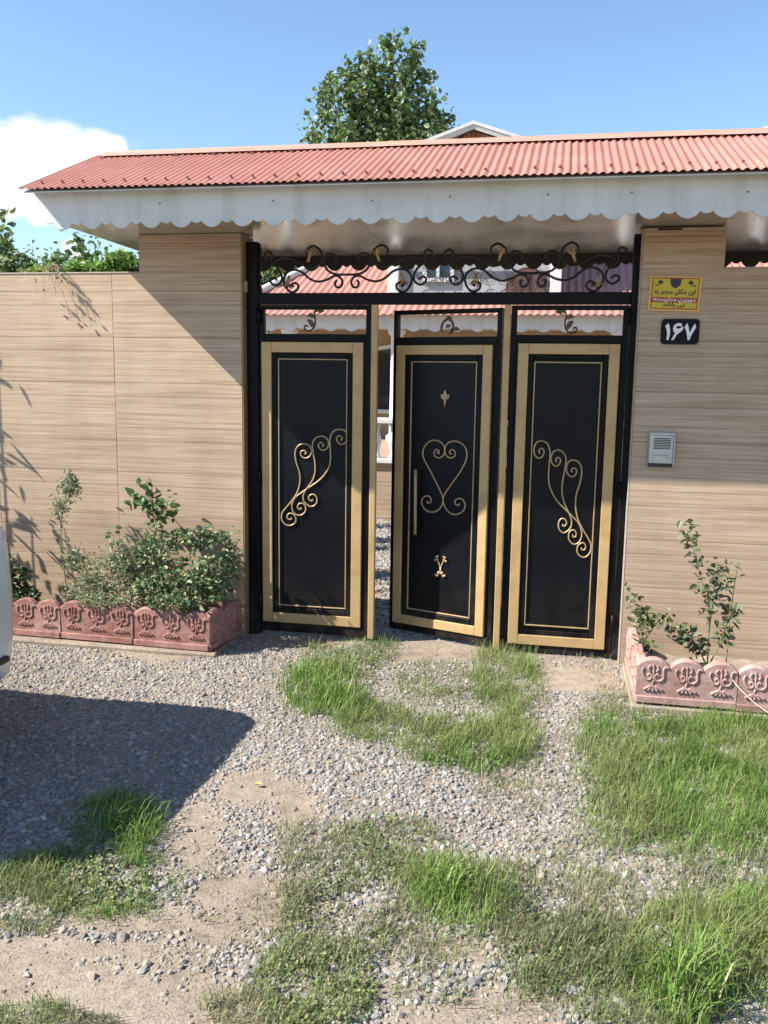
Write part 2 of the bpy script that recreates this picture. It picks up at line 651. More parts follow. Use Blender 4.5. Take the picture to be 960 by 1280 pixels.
# gravel ------------------------------------------------------------
phi = (1 + 5 ** .5) / 2
ICO = np.array([(-1, phi, 0), (1, phi, 0), (-1, -phi, 0), (1, -phi, 0), (0, -1, phi), (0, 1, phi), (0, -1, -phi), (0, 1, -phi), (phi, 0, -1), (phi, 0, 1), (-phi, 0, -1), (-phi, 0, 1)], float)
ICO /= np.linalg.norm(ICO[0])
ICF = np.array([(0, 11, 5), (0, 5, 1), (0, 1, 7), (0, 7, 10), (0, 10, 11), (1, 5, 9), (5, 11, 4), (11, 10, 2), (10, 7, 6), (7, 1, 8), (3, 9, 4), (3, 4, 2), (3, 2, 6), (3, 6, 8), (3, 8, 9), (4, 9, 5), (2, 4, 11), (6, 2, 10), (8, 6, 7), (9, 8, 1)])


OCT = np.array([(1, 0, 0), (-1, 0, 0), (0, 1, 0), (0, -1, 0), (0, 0, 1), (0, 0, -1)], float) * 1.12
OCF = np.array([(0, 2, 4), (2, 1, 4), (1, 3, 4), (3, 0, 4), (2, 0, 5), (1, 2, 5), (3, 1, 5), (0, 3, 5)])


def stone_set(x, y, size, z_off, G, GF):
    n, k = len(x), len(G)
    v = np.repeat(G[None], n, 0) * (1 + rng.normal(0, .16, (n, k, 1)))
    sc = np.stack([rng.uniform(.8, 1.35, n), rng.uniform(.7, 1.1, n), rng.uniform(.5, .85, n)], -1)
    v *= sc[:, None, :]
    a, b = rng.uniform(0, 2 * np.pi, n), rng.normal(0, .45, n)
    ca, sa, cb, sb = np.cos(a), np.sin(a), np.cos(b), np.sin(b)
    x1 = v[..., 0] * cb[:, None] + v[..., 2] * sb[:, None]
    z1 = -v[..., 0] * sb[:, None] + v[..., 2] * cb[:, None]
    x2 = x1 * ca[:, None] - v[..., 1] * sa[:, None]
    y2 = x1 * sa[:, None] + v[..., 1] * ca[:, None]
    v = np.stack([x2, y2, z1], -1) * size[:, None, None]
    v[..., 0] += x[:, None]
    v[..., 1] += y[:, None]
    v[..., 2] += (ground_h(x, y) + z_off * size)[:, None]
    f = GF[None] + (np.arange(n) * k)[:, None, None]
    return v.reshape(-1, 3), f.reshape(-1, 3)


def stones(x, y, size, z_off, tint, name):
    """crushed stones: twenty faces each, the small chips eight"""
    big = size > .0072
    v1, f1 = stone_set(x[big], y[big], size[big], z_off, ICO, ICF)
    v2, f2 = stone_set(x[~big], y[~big], size[~big], z_off, OCT, OCF)
    c = np.concatenate([np.repeat(tint[big], 12, 0), np.repeat(tint[~big], 6, 0)])
    return np_mesh(name, np.concatenate([v1, v2]), np.concatenate([f1, f2 + len(v1)]), 3, 'stone', c)


def gravel_points(n, x0, x1, y0, y1):
    x, y = rng.uniform(x0, x1, n), rng.uniform(y0, y1, n)
    return x, y


n = 200000
x, y = gravel_points(n, -4.4, 2.2, -4.4, .25)
# only where the ground can be seen from near the photograph's place
keep = (np.abs((x - CAM.x) + .19 * (y - CAM.y)) < .52 * (y - CAM.y) + .75) & ((y < -.02) | ((x > -2.0) & (x < .42)))
x, y = x[keep], y[keep]
dens = np.ones(len(x))
wob = (vnoise(x, y, 3.1, 11) - .5) * .9 + (vnoise(x, y, 8.3, 12) - .5) * .6
for e in SOIL:
    d = in_ell(x, y, e) + wob
    dens = np.minimum(dens, np.clip((d - .62) * 2.0, .07, 1))
dens = dens * np.clip(.60 + 1.5 * (vnoise(x, y, 2.3, 14) * .55 + vnoise(x, y, 6.1, 15) * .45), .4, 1)
keep = rng.uniform(0, 1, len(x)) < dens
x, y, dens = x[keep], y[keep], dens[keep]
# keep out of the flower beds
bedL = (x < -2.08) & (y > -.43)
bedR = (x > .47) & (y > -.77)
keep = ~(bedL | bedR)
x, y, dens = x[keep], y[keep], dens[keep]
n = len(x)
size = np.clip(rng.lognormal(math.log(.0066), .42, n), .0028, .020)
near = np.clip((-1.0 - y) / 2.5, 0, 1)
size *= (.92 + .22 * near) * (.7 + .3 * dens)
base = np.array([.262, .243, .219])[None] * rng.uniform(.66, 1.28, (n, 1))
warm = rng.uniform(0, 1, (n, 1))
tint = base * (1 + np.array([.06, .0, -.06])[None] * (warm * 2 - .7))
lightst = rng.uniform(0, 1, n) < .025
tint[lightst] = np.array([.42, .40, .37]) * rng.uniform(.8, 1.1, (lightst.sum(), 1))
# dust over the stones near bare soil
dust = np.clip(1 - dens, 0, .8)[:, None] * .8
tint = tint * (1 - dust) + np.array([.30, .245, .19])[None] * dust
yx, yy_ = rng.uniform(-2.6, .6, 15000), rng.uniform(.28, 5.2, 15000)
yt = np.array([.262, .246, .228])[None] * rng.uniform(.6, 1.4, (15000, 1))
x, y, size, tint = np.concatenate([x, yx]), np.concatenate([y, yy_]), np.concatenate([size, rng.uniform(.009, .02, 15000)]), np.concatenate([tint, yt])
gm = stones(x, y, size, .08, tint, 'gravel')
go = link('gravel', gm)
tag(go, 'loose grey crushed stone spread in front of the gate', 'gravel', kind='stuff')

# ------------------------------------------------------------------ walls with tiles
ROWS = [0.0, .205, .505, .805, 1.105, 1.405, 1.705, 2.005, 2.305, 2.605, 2.905]
TILE_MESH = {}


def tile_mesh(wd, ht):
    k = (round(wd, 3), round(ht, 3))
    if k not in TILE_MESH:
        mb = MB()
        mb.bbox(-wd / 2, wd / 2, -.006, .006, -ht / 2, ht / 2, .0012)
        TILE_MESH[k] = mb.mesh('tile', 'tile')
    return TILE_MESH[k]


def tiled_wall(label, cols, spans, base):
    """cols: x of vertical joints; spans: list of (x0,x1,ztop)"""
    wthing = thing('boundary_wall', base, label, 'wall')
    core = MB()
    for (x0, x1, zt) in spans:
        core.box(x0 + .001, x1 - .001, .014, .20, -.2, zt - .003)
    core.build('masonry_core', 'grout', wthing)
    zlow = min(q[2] for q in spans)
    full = [(min(q[0] for q in spans), max(q[1] for q in spans), 0.0, zlow)]
    full += [(q[0], q[1], zlow, q[2]) for q in spans if q[2] > zlow]
    for (x0, x1, zb, zt) in full:
        for i in range(len(cols) - 1):
            a, b = max(cols[i], x0), min(cols[i + 1], x1)
            if b - a < .02:
                continue
            for r in range(len(ROWS) - 1):
                z0, z1 = max(ROWS[r], zb), min(ROWS[r + 1], zt)
                if zb > 0 and z0 < 2.5 and z1 > 2.42:
                    z0 = zlow - .0014                  # the cut tile of the pillar sits tight on the course below
                if z1 - z0 < .015:
                    continue
                gp = .0010
                ga = gp if abs(a - cols[i]) < 1e-6 else 0
                gb = gp if abs(b - cols[i + 1]) < 1e-6 else 0
                o = bpy.data.objects.new('tile', tile_mesh(b - a - ga - gb, z1 - z0 - 2 * gp))
                COL.objects.link(o)
                o.parent = wthing
                jit = random.uniform(-.0006, .0006)
                o.location = Vector(((a + ga + b - gb) / 2, .0065 + jit, (z0 + z1) / 2)) - Vector(base)
    return wthing


colsL = [-2.032 - .9 * k for k in range(8)][::-1]
colsR = [.452 + .9 * k for k in range(7)]
wl = tiled_wall('long wood-striped stone tile wall behind the bushy flower bed and parked car', colsL,
                [(-8.3, -2.735, 2.42), (-2.735, -2.032, 2.662)], (-4.5, .1, 0))
wr = tiled_wall('wood-striped stone tile wall that carries the house number and intercom', colsR,
                [(.452, .912, 2.655), (.912, 3.1, 2.42), (3.1, 3.6, 2.655), (3.6, 5.8, 2.42)], (2.5, .1, 0))
# left coping slab and reveals
MB().bbox(-8.3, -2.738, -.004, .215, 2.4185, 2.428, .002).build('coping_slab', 'trim_light', wl)
MB().bbox(.915, 3.098, -.004, .215, 2.4185, 2.428, .002).build('coping_slab', 'trim_light', wr)
MB().bbox(-2.0315, -2.022, .002, .21, 0, 2.66, .002).build('reveal_trim', 'trim', wl)
MB().bbox(-2.026, -2.012, .035, .085, 2.30, 2.372, .003).build('latch_plate', 'trim_light', wl)
MB().bbox(.4425, .4515, .0, .21, 0, 2.65, .002).build('reveal_trim', 'trim_light', wr)
MB().bbox(.53, .665, -.003, .012, 2.638, 2.650, .002).build('black_cap_strip', 'dark', wr)

# concrete strip at the gate foot
tag(MB().bbox(-2.03, .46, -.075, .26, -.12, .004, .003).build('threshold', 'soil'), kind='structure')

# ------------------------------------------------------------------ canopy roof over the gate
RX0, RX1 = -3.13, 4.6
EY, EZ = -.695, 2.812
RY, RZ = .27, 3.222
BY = 1.195
canopy = thing('gate_canopy', (-.8, 0, 2.6), 'long red corrugated canopy roof with white scalloped edge above the gate and walls', 'roof')


def corrugated(x0, x1, A, B, pitch, amp, mat, name, parent, lift=0.0, steps=6, thick=.0):
    """sheet from line A (y,z) up to line B (y,z) with waves along x"""
    nseg = max(4, int(round((x1 - x0) / pitch)) * steps)
    nrmy, nrmz = -(B[1] - A[1]), (B[0] - A[0])
    L = math.hypot(nrmy, nrmz)
    nrmy, nrmz = nrmy / L, nrmz / L
    if nrmz < 0:
        nrmy, nrmz = -nrmy, -nrmz
    v, f = [], []
    for i in range(nseg + 1):
        xx = x0 + (x1 - x0) * i / nseg
        d = amp * math.cos(2 * math.pi * xx / pitch) + lift
        for k in range(5):
            t = k / 4
            sag = random.uniform(-.0006, .0006)
            v.append((xx, A[0] + (B[0] - A[0]) * t + nrmy * (d + sag), A[1] + (B[1] - A[1]) * t + nrmz * (d + sag)))
    for i in range(nseg):
        for k in range(4):
            a = i * 5 + k
            f.append((a, a + 5, a + 6, a + 1))
    mb = MB().add(v, f)
    o = mb.build(name, mat, parent, True)
    return o


PITCHW = .0435
xs = [RX0, -1.62, -.05, 1.52, 3.1, RX1]
for i in range(5):
    corrugated(xs[i], xs[i + 1] + .06, (EY - .012, EZ - .004 - .001 * (i % 2)), (RY - .01, RZ - .004), PITCHW, .0054, 'roof', 'roof_sheet', canopy, .010 + .0022 * (i % 2))
    corrugated(xs[i], xs[i + 1] + .06, (BY + .012, EZ - .004), (RY + .01, RZ - .004), PITCHW, .0054, 'roof', 'roof_sheet', canopy, .010 + .0022 * (i % 2), 4)
slope = Vector((0, RY - EY, RZ - EZ)).normalized()
sn = Vector((0, -slope.z, slope.y))
# ridge caps: folded strips, overlapping
cx0 = RX0 + .045
k = 0
while cx0 < RX1:
    cx1 = min(cx0 + 1.95, RX1)
    hgt = .026 + .0015 * (k % 2)
    c0 = Vector((0, RY, RZ)) + Vector((0, 0, hgt))
    mb = MB()
    a = Vector((0, RY, RZ)) - slope * .125 + sn * (.024 + .0015 * (k % 2))
    b = Vector((0, RY, RZ)) + Vector((0, 1, -(slope.z / slope.y))) * .125 * slope.y + Vector((0, slope.z, slope.y)) * (.024 + .0015 * (k % 2))
    pts = [a, a + slope * .115, c0 + Vector((0, -.012, .004)), c0 + Vector((0, .012, .004)), b + Vector((0, -1, slope.z / slope.y)) * .11 * slope.y, b]
    v = []
    for xx in (cx0, cx1 + .02):
        v += [(xx, q.y, q.z) for q in pts]
    n6 = len(pts)
    mb.add(v, [(i, i + 1, i + 1 + n6, i + n6) for i in range(n6 - 1)])
    mb.build('ridge_cap', 'ridge', canopy)
    cx0 = cx1
    k += 1
smesh = MB().lathe([(.011, 0), (.011, .003), (.006, .004), (.006, .010), (.001, .0105)], n=8).mesh('screw', 'screw')
qrot = sn.to_track_quat('Z', 'Y').to_euler()
sx = RX0 + .09
j = 0
while sx < 3.4:
    xx = round(sx / PITCHW) * PITCHW
    for (dd, every) in ((.115, 1), (.90, 2)):
        if j % every:
            continue
        p = Vector((xx, EY, EZ)) + slope * (dd + random.uniform(-.006, .006)) + sn * .0195
        o = bpy.data.objects.new('screw', smesh)
        COL.objects.link(o)
        o.parent = canopy
        o.location = p - Vector((-.8, 0, 2.6))
        o.rotation_euler = qrot
    sx += PITCHW * 3
    j += 1


def scallop_board(x0, x1, ztop, zcusp, depth, y0, y1, name, parent, slant=0.0, period=.186, phase=0.0, mat='white'):
    big, small = period * .67, period * .33
    pts = []
    xx = x0 + phase
    low = []
    seq = 0
    low.append((x0, zcusp))
    while xx < x1 - .02:
        wd, dp = (big, depth) if seq % 2 == 0 else (small, depth * .34)
        for i in range(0, 9 if seq % 2 == 0 else 6):
            nn = 8 if seq % 2 == 0 else 5
            t = i / nn
            if xx + wd * t <= x1 - .004 and (not low or xx + wd * t > low[-1][0] + 1e-4):
                low.append((xx + wd * t, zcusp - dp * math.sin(math.pi * t) ** .75))
        xx += wd
        seq += 1
    low.append((x1, zcusp))
    mb = MB()
    # strips so that caps stay clean
    v, f = [], []
    for (a, b) in low:
        xt = a - slant if a == x0 else a
        v += [(xt, y0, ztop), (a, y0, b), (xt, y1, ztop), (a, y1, b)]
    for i in range(len(low) - 1):
        q = i * 4
        f += [(q, q + 1, q + 5, q + 4), (q + 2, q + 6, q + 7, q + 3), (q + 1, q + 3, q + 7, q + 5), (q, q + 4, q + 6, q + 2)]
    f += [(0, 2, 3, 1), (len(v) - 4, len(v) - 3, len(v) - 1, len(v) - 2)]
    mb.add(v, f)
    return mb.build(name, mat, parent)


scallop_board(-3.025, RX1 - .06, 2.846, 2.640, .036, -.600, -.586, 'scalloped_fascia', canopy, .088, phase=.045)
scallop_board(-3.09, RX1 - .06, 2.808, 2.600, .044, 1.148, 1.162, 'scalloped_fascia', canopy, .03, phase=.02, mat='shadedboard')
MB().prism([(-.690, 2.8035), (-.601, 2.8435), (-.601, 2.836), (-.690, 2.797)], -3.115, RX1 - .05, 'X').build('eave_lining', 'white', canopy)
for fx in (-2.3, -1.62, -1.05, -.62, -.1, .33, .9, 1.4):
    MB().lathe([(.0045, -.004), (.0045, 0)], (fx, -.6005, 2.735 + random.uniform(-.012, .012)), 6, 'Y').build('nail', 'dark', canopy)
# soffit boards
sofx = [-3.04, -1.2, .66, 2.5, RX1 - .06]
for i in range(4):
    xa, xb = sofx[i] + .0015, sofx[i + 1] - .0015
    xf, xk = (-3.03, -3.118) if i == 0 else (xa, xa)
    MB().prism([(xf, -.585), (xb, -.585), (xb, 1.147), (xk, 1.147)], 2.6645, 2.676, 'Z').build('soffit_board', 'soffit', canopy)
# slanted end board
eb = MB()
eb.add([(-3.112, -.586, 2.84), (-3.126, 1.15, 2.81), (-3.122, 1.15, 2.664), (-3.034, -.586, 2.664),
        (-3.100, -.586, 2.84), (-3.114, 1.15, 2.81), (-3.110, 1.15, 2.664), (-3.022, -.586, 2.664)],
       [(0, 1, 2, 3), (7, 6, 5, 4), (0, 4, 5, 1), (1, 5, 6, 2), (2, 6, 7, 3), (3, 7, 4, 0)])
eb.build('end_board', 'white', canopy)
MB().prism([(-.585, 2.815), (1.135, 2.815), (RY, RZ - .02)], -3.09, -3.08, 'X').build('gable_board', 'white', canopy)
# hidden bearer beams on the pillars
for yy in (-.3, .1, .75):
    MB().box(-2.95, RX1 - .1, yy - .03, yy + .03, 2.68, 2.76).build('bearer_beam', 'brown', canopy)

# ------------------------------------------------------------------ gate frame
GY_ = .10
frame = thing('iron_gateway', (-.8, GY_, 0), 'black iron gate frame with scrollwork cresting above the leaves', 'gateway')
MB().bbox(-2.020, -1.945, .065, .14, 0, 2.618, .004).build('post', 'black', frame)
MB().bbox(.405, .4415, .065, .14, 0, 2.63, .004).build('post', 'black', frame)
MB().bbox(-1.944, .404, .07, .135, 2.224, 2.296, .004).build('lintel', 'black', frame)
for zz in (2.15, 1.1, .25):
    for xh, sgn in ((-1.938, 1), (.398, -1)):
        MB().lathe([(.013, -.05), (.013, .05)], (xh, .058, zz), 10).build('hinge', 'black', frame, True)
hood = MB()
for i in range(14):                      # ragged edge of the old sealing strip on the post
    z0 = 2.30 + .022 * i
    hood.box(-1.944, -1.944 + random.uniform(.004, .02), .085, .115, z0, z0 + .021)
hood.build('sealing_strip', 'black', frame)


def z6(l):
    return [(320 + a / 6, 300 + b / 6) for a, b in l]


HALF = [
    z6([(48, 150), (38, 120), (48, 97), (70, 88), (90, 103), (90, 128), (80, 150), (95, 180), (135, 215), (160, 255), (166, 295), (150, 326), (115, 340), (86, 322), (79, 297), (98, 282), (120, 292), (128, 305)]),
    z6([(90, 172), (140, 145), (200, 132), (255, 148), (310, 182), (372, 206), (430, 192), (466, 145), (462, 95), (435, 60), (400, 46), (366, 62), (354, 90), (360, 112)]),
    z6([(572, 150), (574, 128), (545, 104), (508, 108), (484, 140), (488, 190), (520, 236), (580, 258), (655, 260)]),
    z6([(255, 352), (236, 338), (262, 322), (288, 338), (282, 372), (240, 392), (200, 362), (180, 305), (200, 250), (258, 224), (318, 242), (368, 286), (430, 312), (500, 300), (560, 270), (600, 278), (622, 318), (604, 354), (574, 350), (566, 320), (580, 303)]),
]
modc = PY(320 + 655 / 6, 300 + 260 / 6, GY_).x
mod_half = -1.945 - modc
HW = [[PY(a, b, GY_) for a, b in l] for l in HALF]
HW = [[(p.x - modc, p.z) for p in l] for l in HW]
span = 2.349                              # clear width between the posts
for mc in (-1.945 + span * .25, -1.945 + span * .75):
    for sgn in (1, -1):
        for l in HW:
            k_ = (span * .25) / .59
            pts = [(mc + sgn * a * k_, GY_, b) for a, b in l]
            mb = MB().tube(smoothline(pts, 5), .0082, 6)
            mb.build('scroll', 'iron', frame, True)


def lily(c, s, tilt, parent, name='rosette', mat='bronze'):
    """small cast flower: bell with five pointed petals on a stub"""
    mb = MB()
    R0 = Euler((0, tilt, 0)).to_matrix()
    for kk in range(5):
        a0 = 2 * math.pi * kk / 5
        pp = []
        for t, wd, ro in ((0, .5, .16), (.35, .62, .42), (.7, .55, .60), (1.0, .22, .85)):
            for sd in (-1, 0, 1):
                a = a0 + sd * wd * .8
                rr = ro + (.06 if sd == 0 else 0)
                pp.append((rr * math.cos(a), rr * math.sin(a), t * 1.0 - (.12 if t == 1 else 0)))
        f = []
        for i in range(3):
            for j in range(2):
                q = i * 3 + j
                f.append((q, q + 1, q + 4, q + 3))
        mb.add([Vector(c) + R0 @ (Vector(p) * s) for p in pp], f)
    mb.tube([Vector(c) + R0 @ Vector((0, 0, -.9 * s)), Vector(c), Vector(c) + R0 @ Vector((0, 0, .55 * s))], .20 * s, 6, True, .30 * s)
    return mb.build(name, mat, parent, True)


for (a, b, tl) in ((387, 319, .3), (472, 318, -.3), (626, 317, .3), (717, 318, -.3)):
    p = PY(a, b, GY_)
    lily((p.x, GY_, p.z - .006), .043, tl, frame)
for (a, b, tl) in ((360, 353, .2), (503, 350, -.2), (594, 350, .2), (748, 352, -.2)):
    p = PY(a, b, GY_)
    lily((p.x, GY_, p.z + .004), .043, tl + math.pi, frame)


# ------------------------------------------------------------------ gate leaves
def ring(mb, x0, x1, z0, z1, wd, y0, y1, b=.003):
    mb.bbox(x0, x0 + wd, y0, y1, z0, z1, b)
    mb.bbox(x1 - wd, x1, y0, y1, z0, z1, b)
    mb.bbox(x0 + wd + .0004, x1 - wd - .0004, y0 + .0005, y1, z0, z0 + wd, b)
    mb.bbox(x0 + wd + .0004, x1 - wd - .0004, y0 + .0005, y1, z1 - wd, z1, b)


def leaf(t, x0, x1, gx0, gx1, gz0, gz1, gw, lx0, lx1, lz0, lz1, z0, z1, yc, sw=.036):
    """black tube frame, raised gold frame, dark panel and thin gold bead; front is -Y"""
    st = MB().bbox(x0, x0 + sw, yc - .022, yc + .022, z0, z1, .003)
    st.build('stile', 'black', t)
    MB().bbox(x1 - sw, x1, yc - .022, yc + .022, z0, z1, .003).build('stile', 'black', t)
    MB().bbox(x0 + sw, x1 - sw, yc - .0215, yc + .0215, z1 - .028, z1, .003).build('top_rail', 'black', t)
    MB().bbox(x0 + sw, x1 - sw, yc - .0215, yc + .0215, gz1 + .004, gz1 + .052, .003).build('middle_rail', 'black', t)
    MB().bbox(x0 + sw, x1 - sw, yc - .0215, yc + .0215, z0, gz0 - .002, .003).build('bottom_rail', 'black', t)
    MB().box(x0 + sw, x1 - sw, yc - .008, yc + .008, gz0 - .002, gz1 + .004).build('panel', 'panelblack', t)
    g_ = MB()
    ring(g_, gx0, gx1, gz0, gz1, gw, yc - .034, yc - .009)
    g_.build('gold_border', 'gold', t)
    # dark moulding between border and bead
    d_ = MB()
    ring(d_, gx0 + gw + .001, gx1 - gw - .001, gz0 + gw + .001, gz1 - gw - .001, max(.012, lx0 - gx0 - gw - .004), yc - .024, yc - .0085, .005)
    d_.build('inner_moulding', 'black', t)
    b_ = MB()
    ring(b_, lx0, lx1, lz0, lz1, .0085, yc - .020, yc - .0085, .002)
    b_.build('gold_bead', 'goldthin', t)


LEAFL = thing('gate_leaf', (-1.965, GY_, 0), 'black gate leaf with gold border whose scrolls rise away from the bushy flower bed', 'gate leaf', 'fixed gate leaves')
leaf(LEAFL, -1.942, -1.189, -1.922, -1.240, .101, 1.985, .067, -1.814, -1.343, .216, 1.880, .035, 2.220, GY_)
MB().bbox(-1.187, -1.146, .058, .10, .03, 2.222, .004).build('gold_pole', 'gold', LEAFL)
LEAFR = thing('gate_leaf', (.40, GY_, 0), 'black gate leaf with gold border next to the wall with house number', 'gate leaf', 'fixed gate leaves')
leaf(LEAFR, -.306, .401, -.256, .357, .066, 1.987, .064, -.155, .256, .189, 1.878, .02, 2.218, GY_)
MB().bbox(-.349, -.308, .058, .10, .02, 2.220, .004).build('gold_pole', 'gold', LEAFR)

HX, HY, HA = -.354, GY_ + .012, math.radians(-19.0)
DOOR = thing('gate_door', (HX, HY, 0), 'black pedestrian door with gold heart scroll and bar handle, standing ajar', 'door', local=True)
DOOR.rotation_euler = (0, 0, HA)
leaf(DOOR, -.775, -.004, -.745, -.058, .085, 1.978, .062, -.640, -.163, .19, 1.875, .035, 2.205, 0.0, .030)
DN = Vector((0, -1, 0))
DN.rotate(Euler((0, 0, HA)))
DP = Vector((HX, HY, 0)) + DN * .012


def PD(x, y, out=.0):
    """pixel -> point of the door's own space, on its front face"""
    d = ray(x, y)
    P0 = DP + DN * out
    p = CAM + d * ((P0 - CAM).dot(DN) / d.dot(DN))
    l = p - Vector((HX, HY, 0))
    l.rotate(Euler((0, 0, -HA)))
    return l


def zz8(l):
    return [(340 + a / 8.536, 520 + b / 8.536) for a, b in l]


S1 = zz8([(352, 408), (366, 392), (345, 370), (316, 376), (305, 402), (325, 438), (362, 450), (404, 428), (424, 374), (400, 317), (345, 297), (280, 320), (248, 390), (262, 500), (294, 600), (300, 700), (270, 815), (205, 915), (150, 980), (108, 1040), (108, 1110), (150, 1160), (200, 1168), (248, 1138), (256, 1085), (225, 1048), (185, 1040), (162, 1070), (175, 1100), (205, 1102), (208, 1085)])
S2 = zz8([(535, 328), (550, 308), (530, 284), (504, 290), (494, 314), (512, 350), (548, 364), (590, 340), (605, 290), (580, 235), (525, 215), (462, 240), (432, 300), (442, 400), (460, 500), (458, 610), (425, 700), (365, 785), (335, 850), (340, 905), (380, 950), (430, 966), (475, 930), (480, 875), (452, 840), (412, 842), (390, 870), (405, 900), (430, 905), (434, 888)])
S3 = zz8([(735, 262), (750, 235), (725, 210), (698, 222), (690, 250), (712, 290), (752, 300), (795, 275), (808, 215), (780, 160), (722, 142), (655, 165), (620, 240), (622, 350), (624, 460), (606, 550), (550, 640), (480, 705), (400, 760), (320, 815), (250, 870), (215, 945), (222, 1010), (260, 1052), (310, 1058), (355, 1020), (358, 965), (330, 935), (295, 935), (275, 960), (282, 990), (310, 995), (312, 975)])
for s_ in (S1, S2, S3):
    pts = [PY(a, b, GY_ - .015) for a, b in s_]
    MB().tube(smoothline(pts, 5), .0054, 6).build('scroll', 'goldthin', LEAFL, True)


def zr(l):
    return [(540 + a / 2.911, 400 + b / 2.911) for a, b in l]


# right leaf: mirror image, placed by its own corner points
pl = [PY(a, b, GY_ - .015) for a, b in S1 + S2 + S3]
ax0, ax1 = min(p.x for p in pl), max(p.x for p in pl)
az0, az1 = min(p.z for p in pl), max(p.z for p in pl)
qa, qb = PY(540 + 371 / 2.911, 400 + 470 / 2.911, GY_ - .015), PY(540 + 577 / 2.911, 400 + 830 / 2.911, GY_ - .015)
qt, qo = PY(540 + 402 / 2.911, 400 + 440 / 2.911, GY_ - .015), PY(540 + 538 / 2.911, 400 + 862 / 2.911, GY_ - .015)
for s_ in (S1, S2, S3):
    pts = []
    for a, b in s_:
        p = PY(a, b, GY_ - .015)
        u, v_ = (p.x - ax0) / (ax1 - ax0), (p.z - az0) / (az1 - az0)
        pts.append((qb.x + (qa.x - qb.x) * u, GY_ - .015, qo.z + (qt.z - qo.z) * v_))
    MB().tube(smoothline(pts, 5), .0054, 6).build('scroll', 'goldthin', LEAFR, True)

# heart on the door
zh = lambda l: [(500 + a / 4.927, 470 + b / 4.927) for a, b in l]
H1 = zh([(226, 468), (240, 478), (238, 458), (222, 454), (210, 474), (220, 498), (244, 503), (268, 488), (276, 455), (262, 418), (230, 398), (190, 400), (155, 430), (140, 475), (150, 515), (190, 590), (240, 690), (262, 740), (270, 790), (300, 838), (345, 853), (388, 832), (402, 795), (390, 765), (366, 754), (342, 765), (340, 785), (356, 798), (368, 785)])
H2 = zh([(322, 478), (306, 478), (310, 458), (330, 456), (342, 476), (332, 498), (308, 504), (284, 488), (277, 455), (290, 418), (325, 402), (362, 406), (398, 432), (412, 475), (405, 525), (365, 600), (310, 675), (270, 740), (262, 785), (240, 822), (200, 838), (158, 825), (134, 785), (140, 752), (168, 738), (190, 752), (190, 775), (172, 782), (166, 768)])
for h_ in (H1, H2):
    MB().tube(smoothline([PD(a, b, .004) for a, b in h_], 5), .0054, 6).build('scroll', 'goldthin', DOOR, True)
# bar handle
h0, h1 = PD(519.5, 587, .05), PD(519, 668, .05)
MB().tube([h0 + Vector((0, 0, .0)), h0 * .7 + h1 * .3, h0 * .3 + h1 * .7, h1], .0105, 10).build('handle', 'goldthin', DOOR, True)
for t in (.12, .84):
    hp = h0.lerp(h1, t)
    MB().tube([hp, Vector((hp.x, -.008, hp.z))], .006, 8).build('handle_standoff', 'dark', DOOR, True)


def plate_leaf(mb, c, pts, y0, y1):
    mb.prism([(c[0] + a, c[2] + b) for a, b in pts], y0, y1)


# fleur ornament above the heart
fc = PD(557, 497, 0)
mb = MB()
for ang, ln, wd in ((0, .062, .017), (.75, .046, .015), (-.75, .046, .015)):
    ca, sa = math.cos(ang), math.sin(ang)
    outl = [(0, -.01), (wd, .02), (wd * .7, ln * .6), (0, ln), (-wd * .7, ln * .6), (-wd, .02)]
    mb.prism([(fc.x + a * ca + b * sa, fc.z - .012 + b * ca - a * sa) for a, b in outl], -.024 - .004 * (ang == 0), -.008)
mb.prism([(fc.x - .010, fc.z - .005), (fc.x + .010, fc.z - .005), (fc.x, fc.z - .062)], -.024, -.008)
mb.build('cast_fleur', 'goldthin', DOOR)
vc = PD(551, 708, 0)
mb = MB()
for sgn in (-1, 1):
    mb.tube(smoothline([(vc.x, -.014, vc.z - .01), (vc.x + sgn * .012, -.014, vc.z + .02), (vc.x + sgn * .026, -.014, vc.z + .045), (vc.x + sgn * .032, -.014, vc.z + .06)], 4), .005, 6)
    for (dx, dz, rr) in ((.032, .062, .010), (.040, .040, .009), (.024, .046, .008), (.022, .068, .007)):
        mb.lathe([(.001, -.011), (rr, -.006), (rr, .0), (.001, .004)], (vc.x + sgn * dx, -.014, vc.z + dz), 7, 'Y')
    for (dx, dz, rr) in ((.012, -.045, .013), (.034, -.060, .010), (.022, -.064, .010)):
        mb.lathe([(.001, -.011), (rr, -.006), (rr, .0), (.001, .004)], (vc.x + sgn * dx, -.014, vc.z + dz), 7, 'Y')
mb.tube([(vc.x, -.014, vc.z - .055), (vc.x, -.014, vc.z - .005)], .007, 6)
mb.build('cast_vase', 'goldthin', DOOR, True)


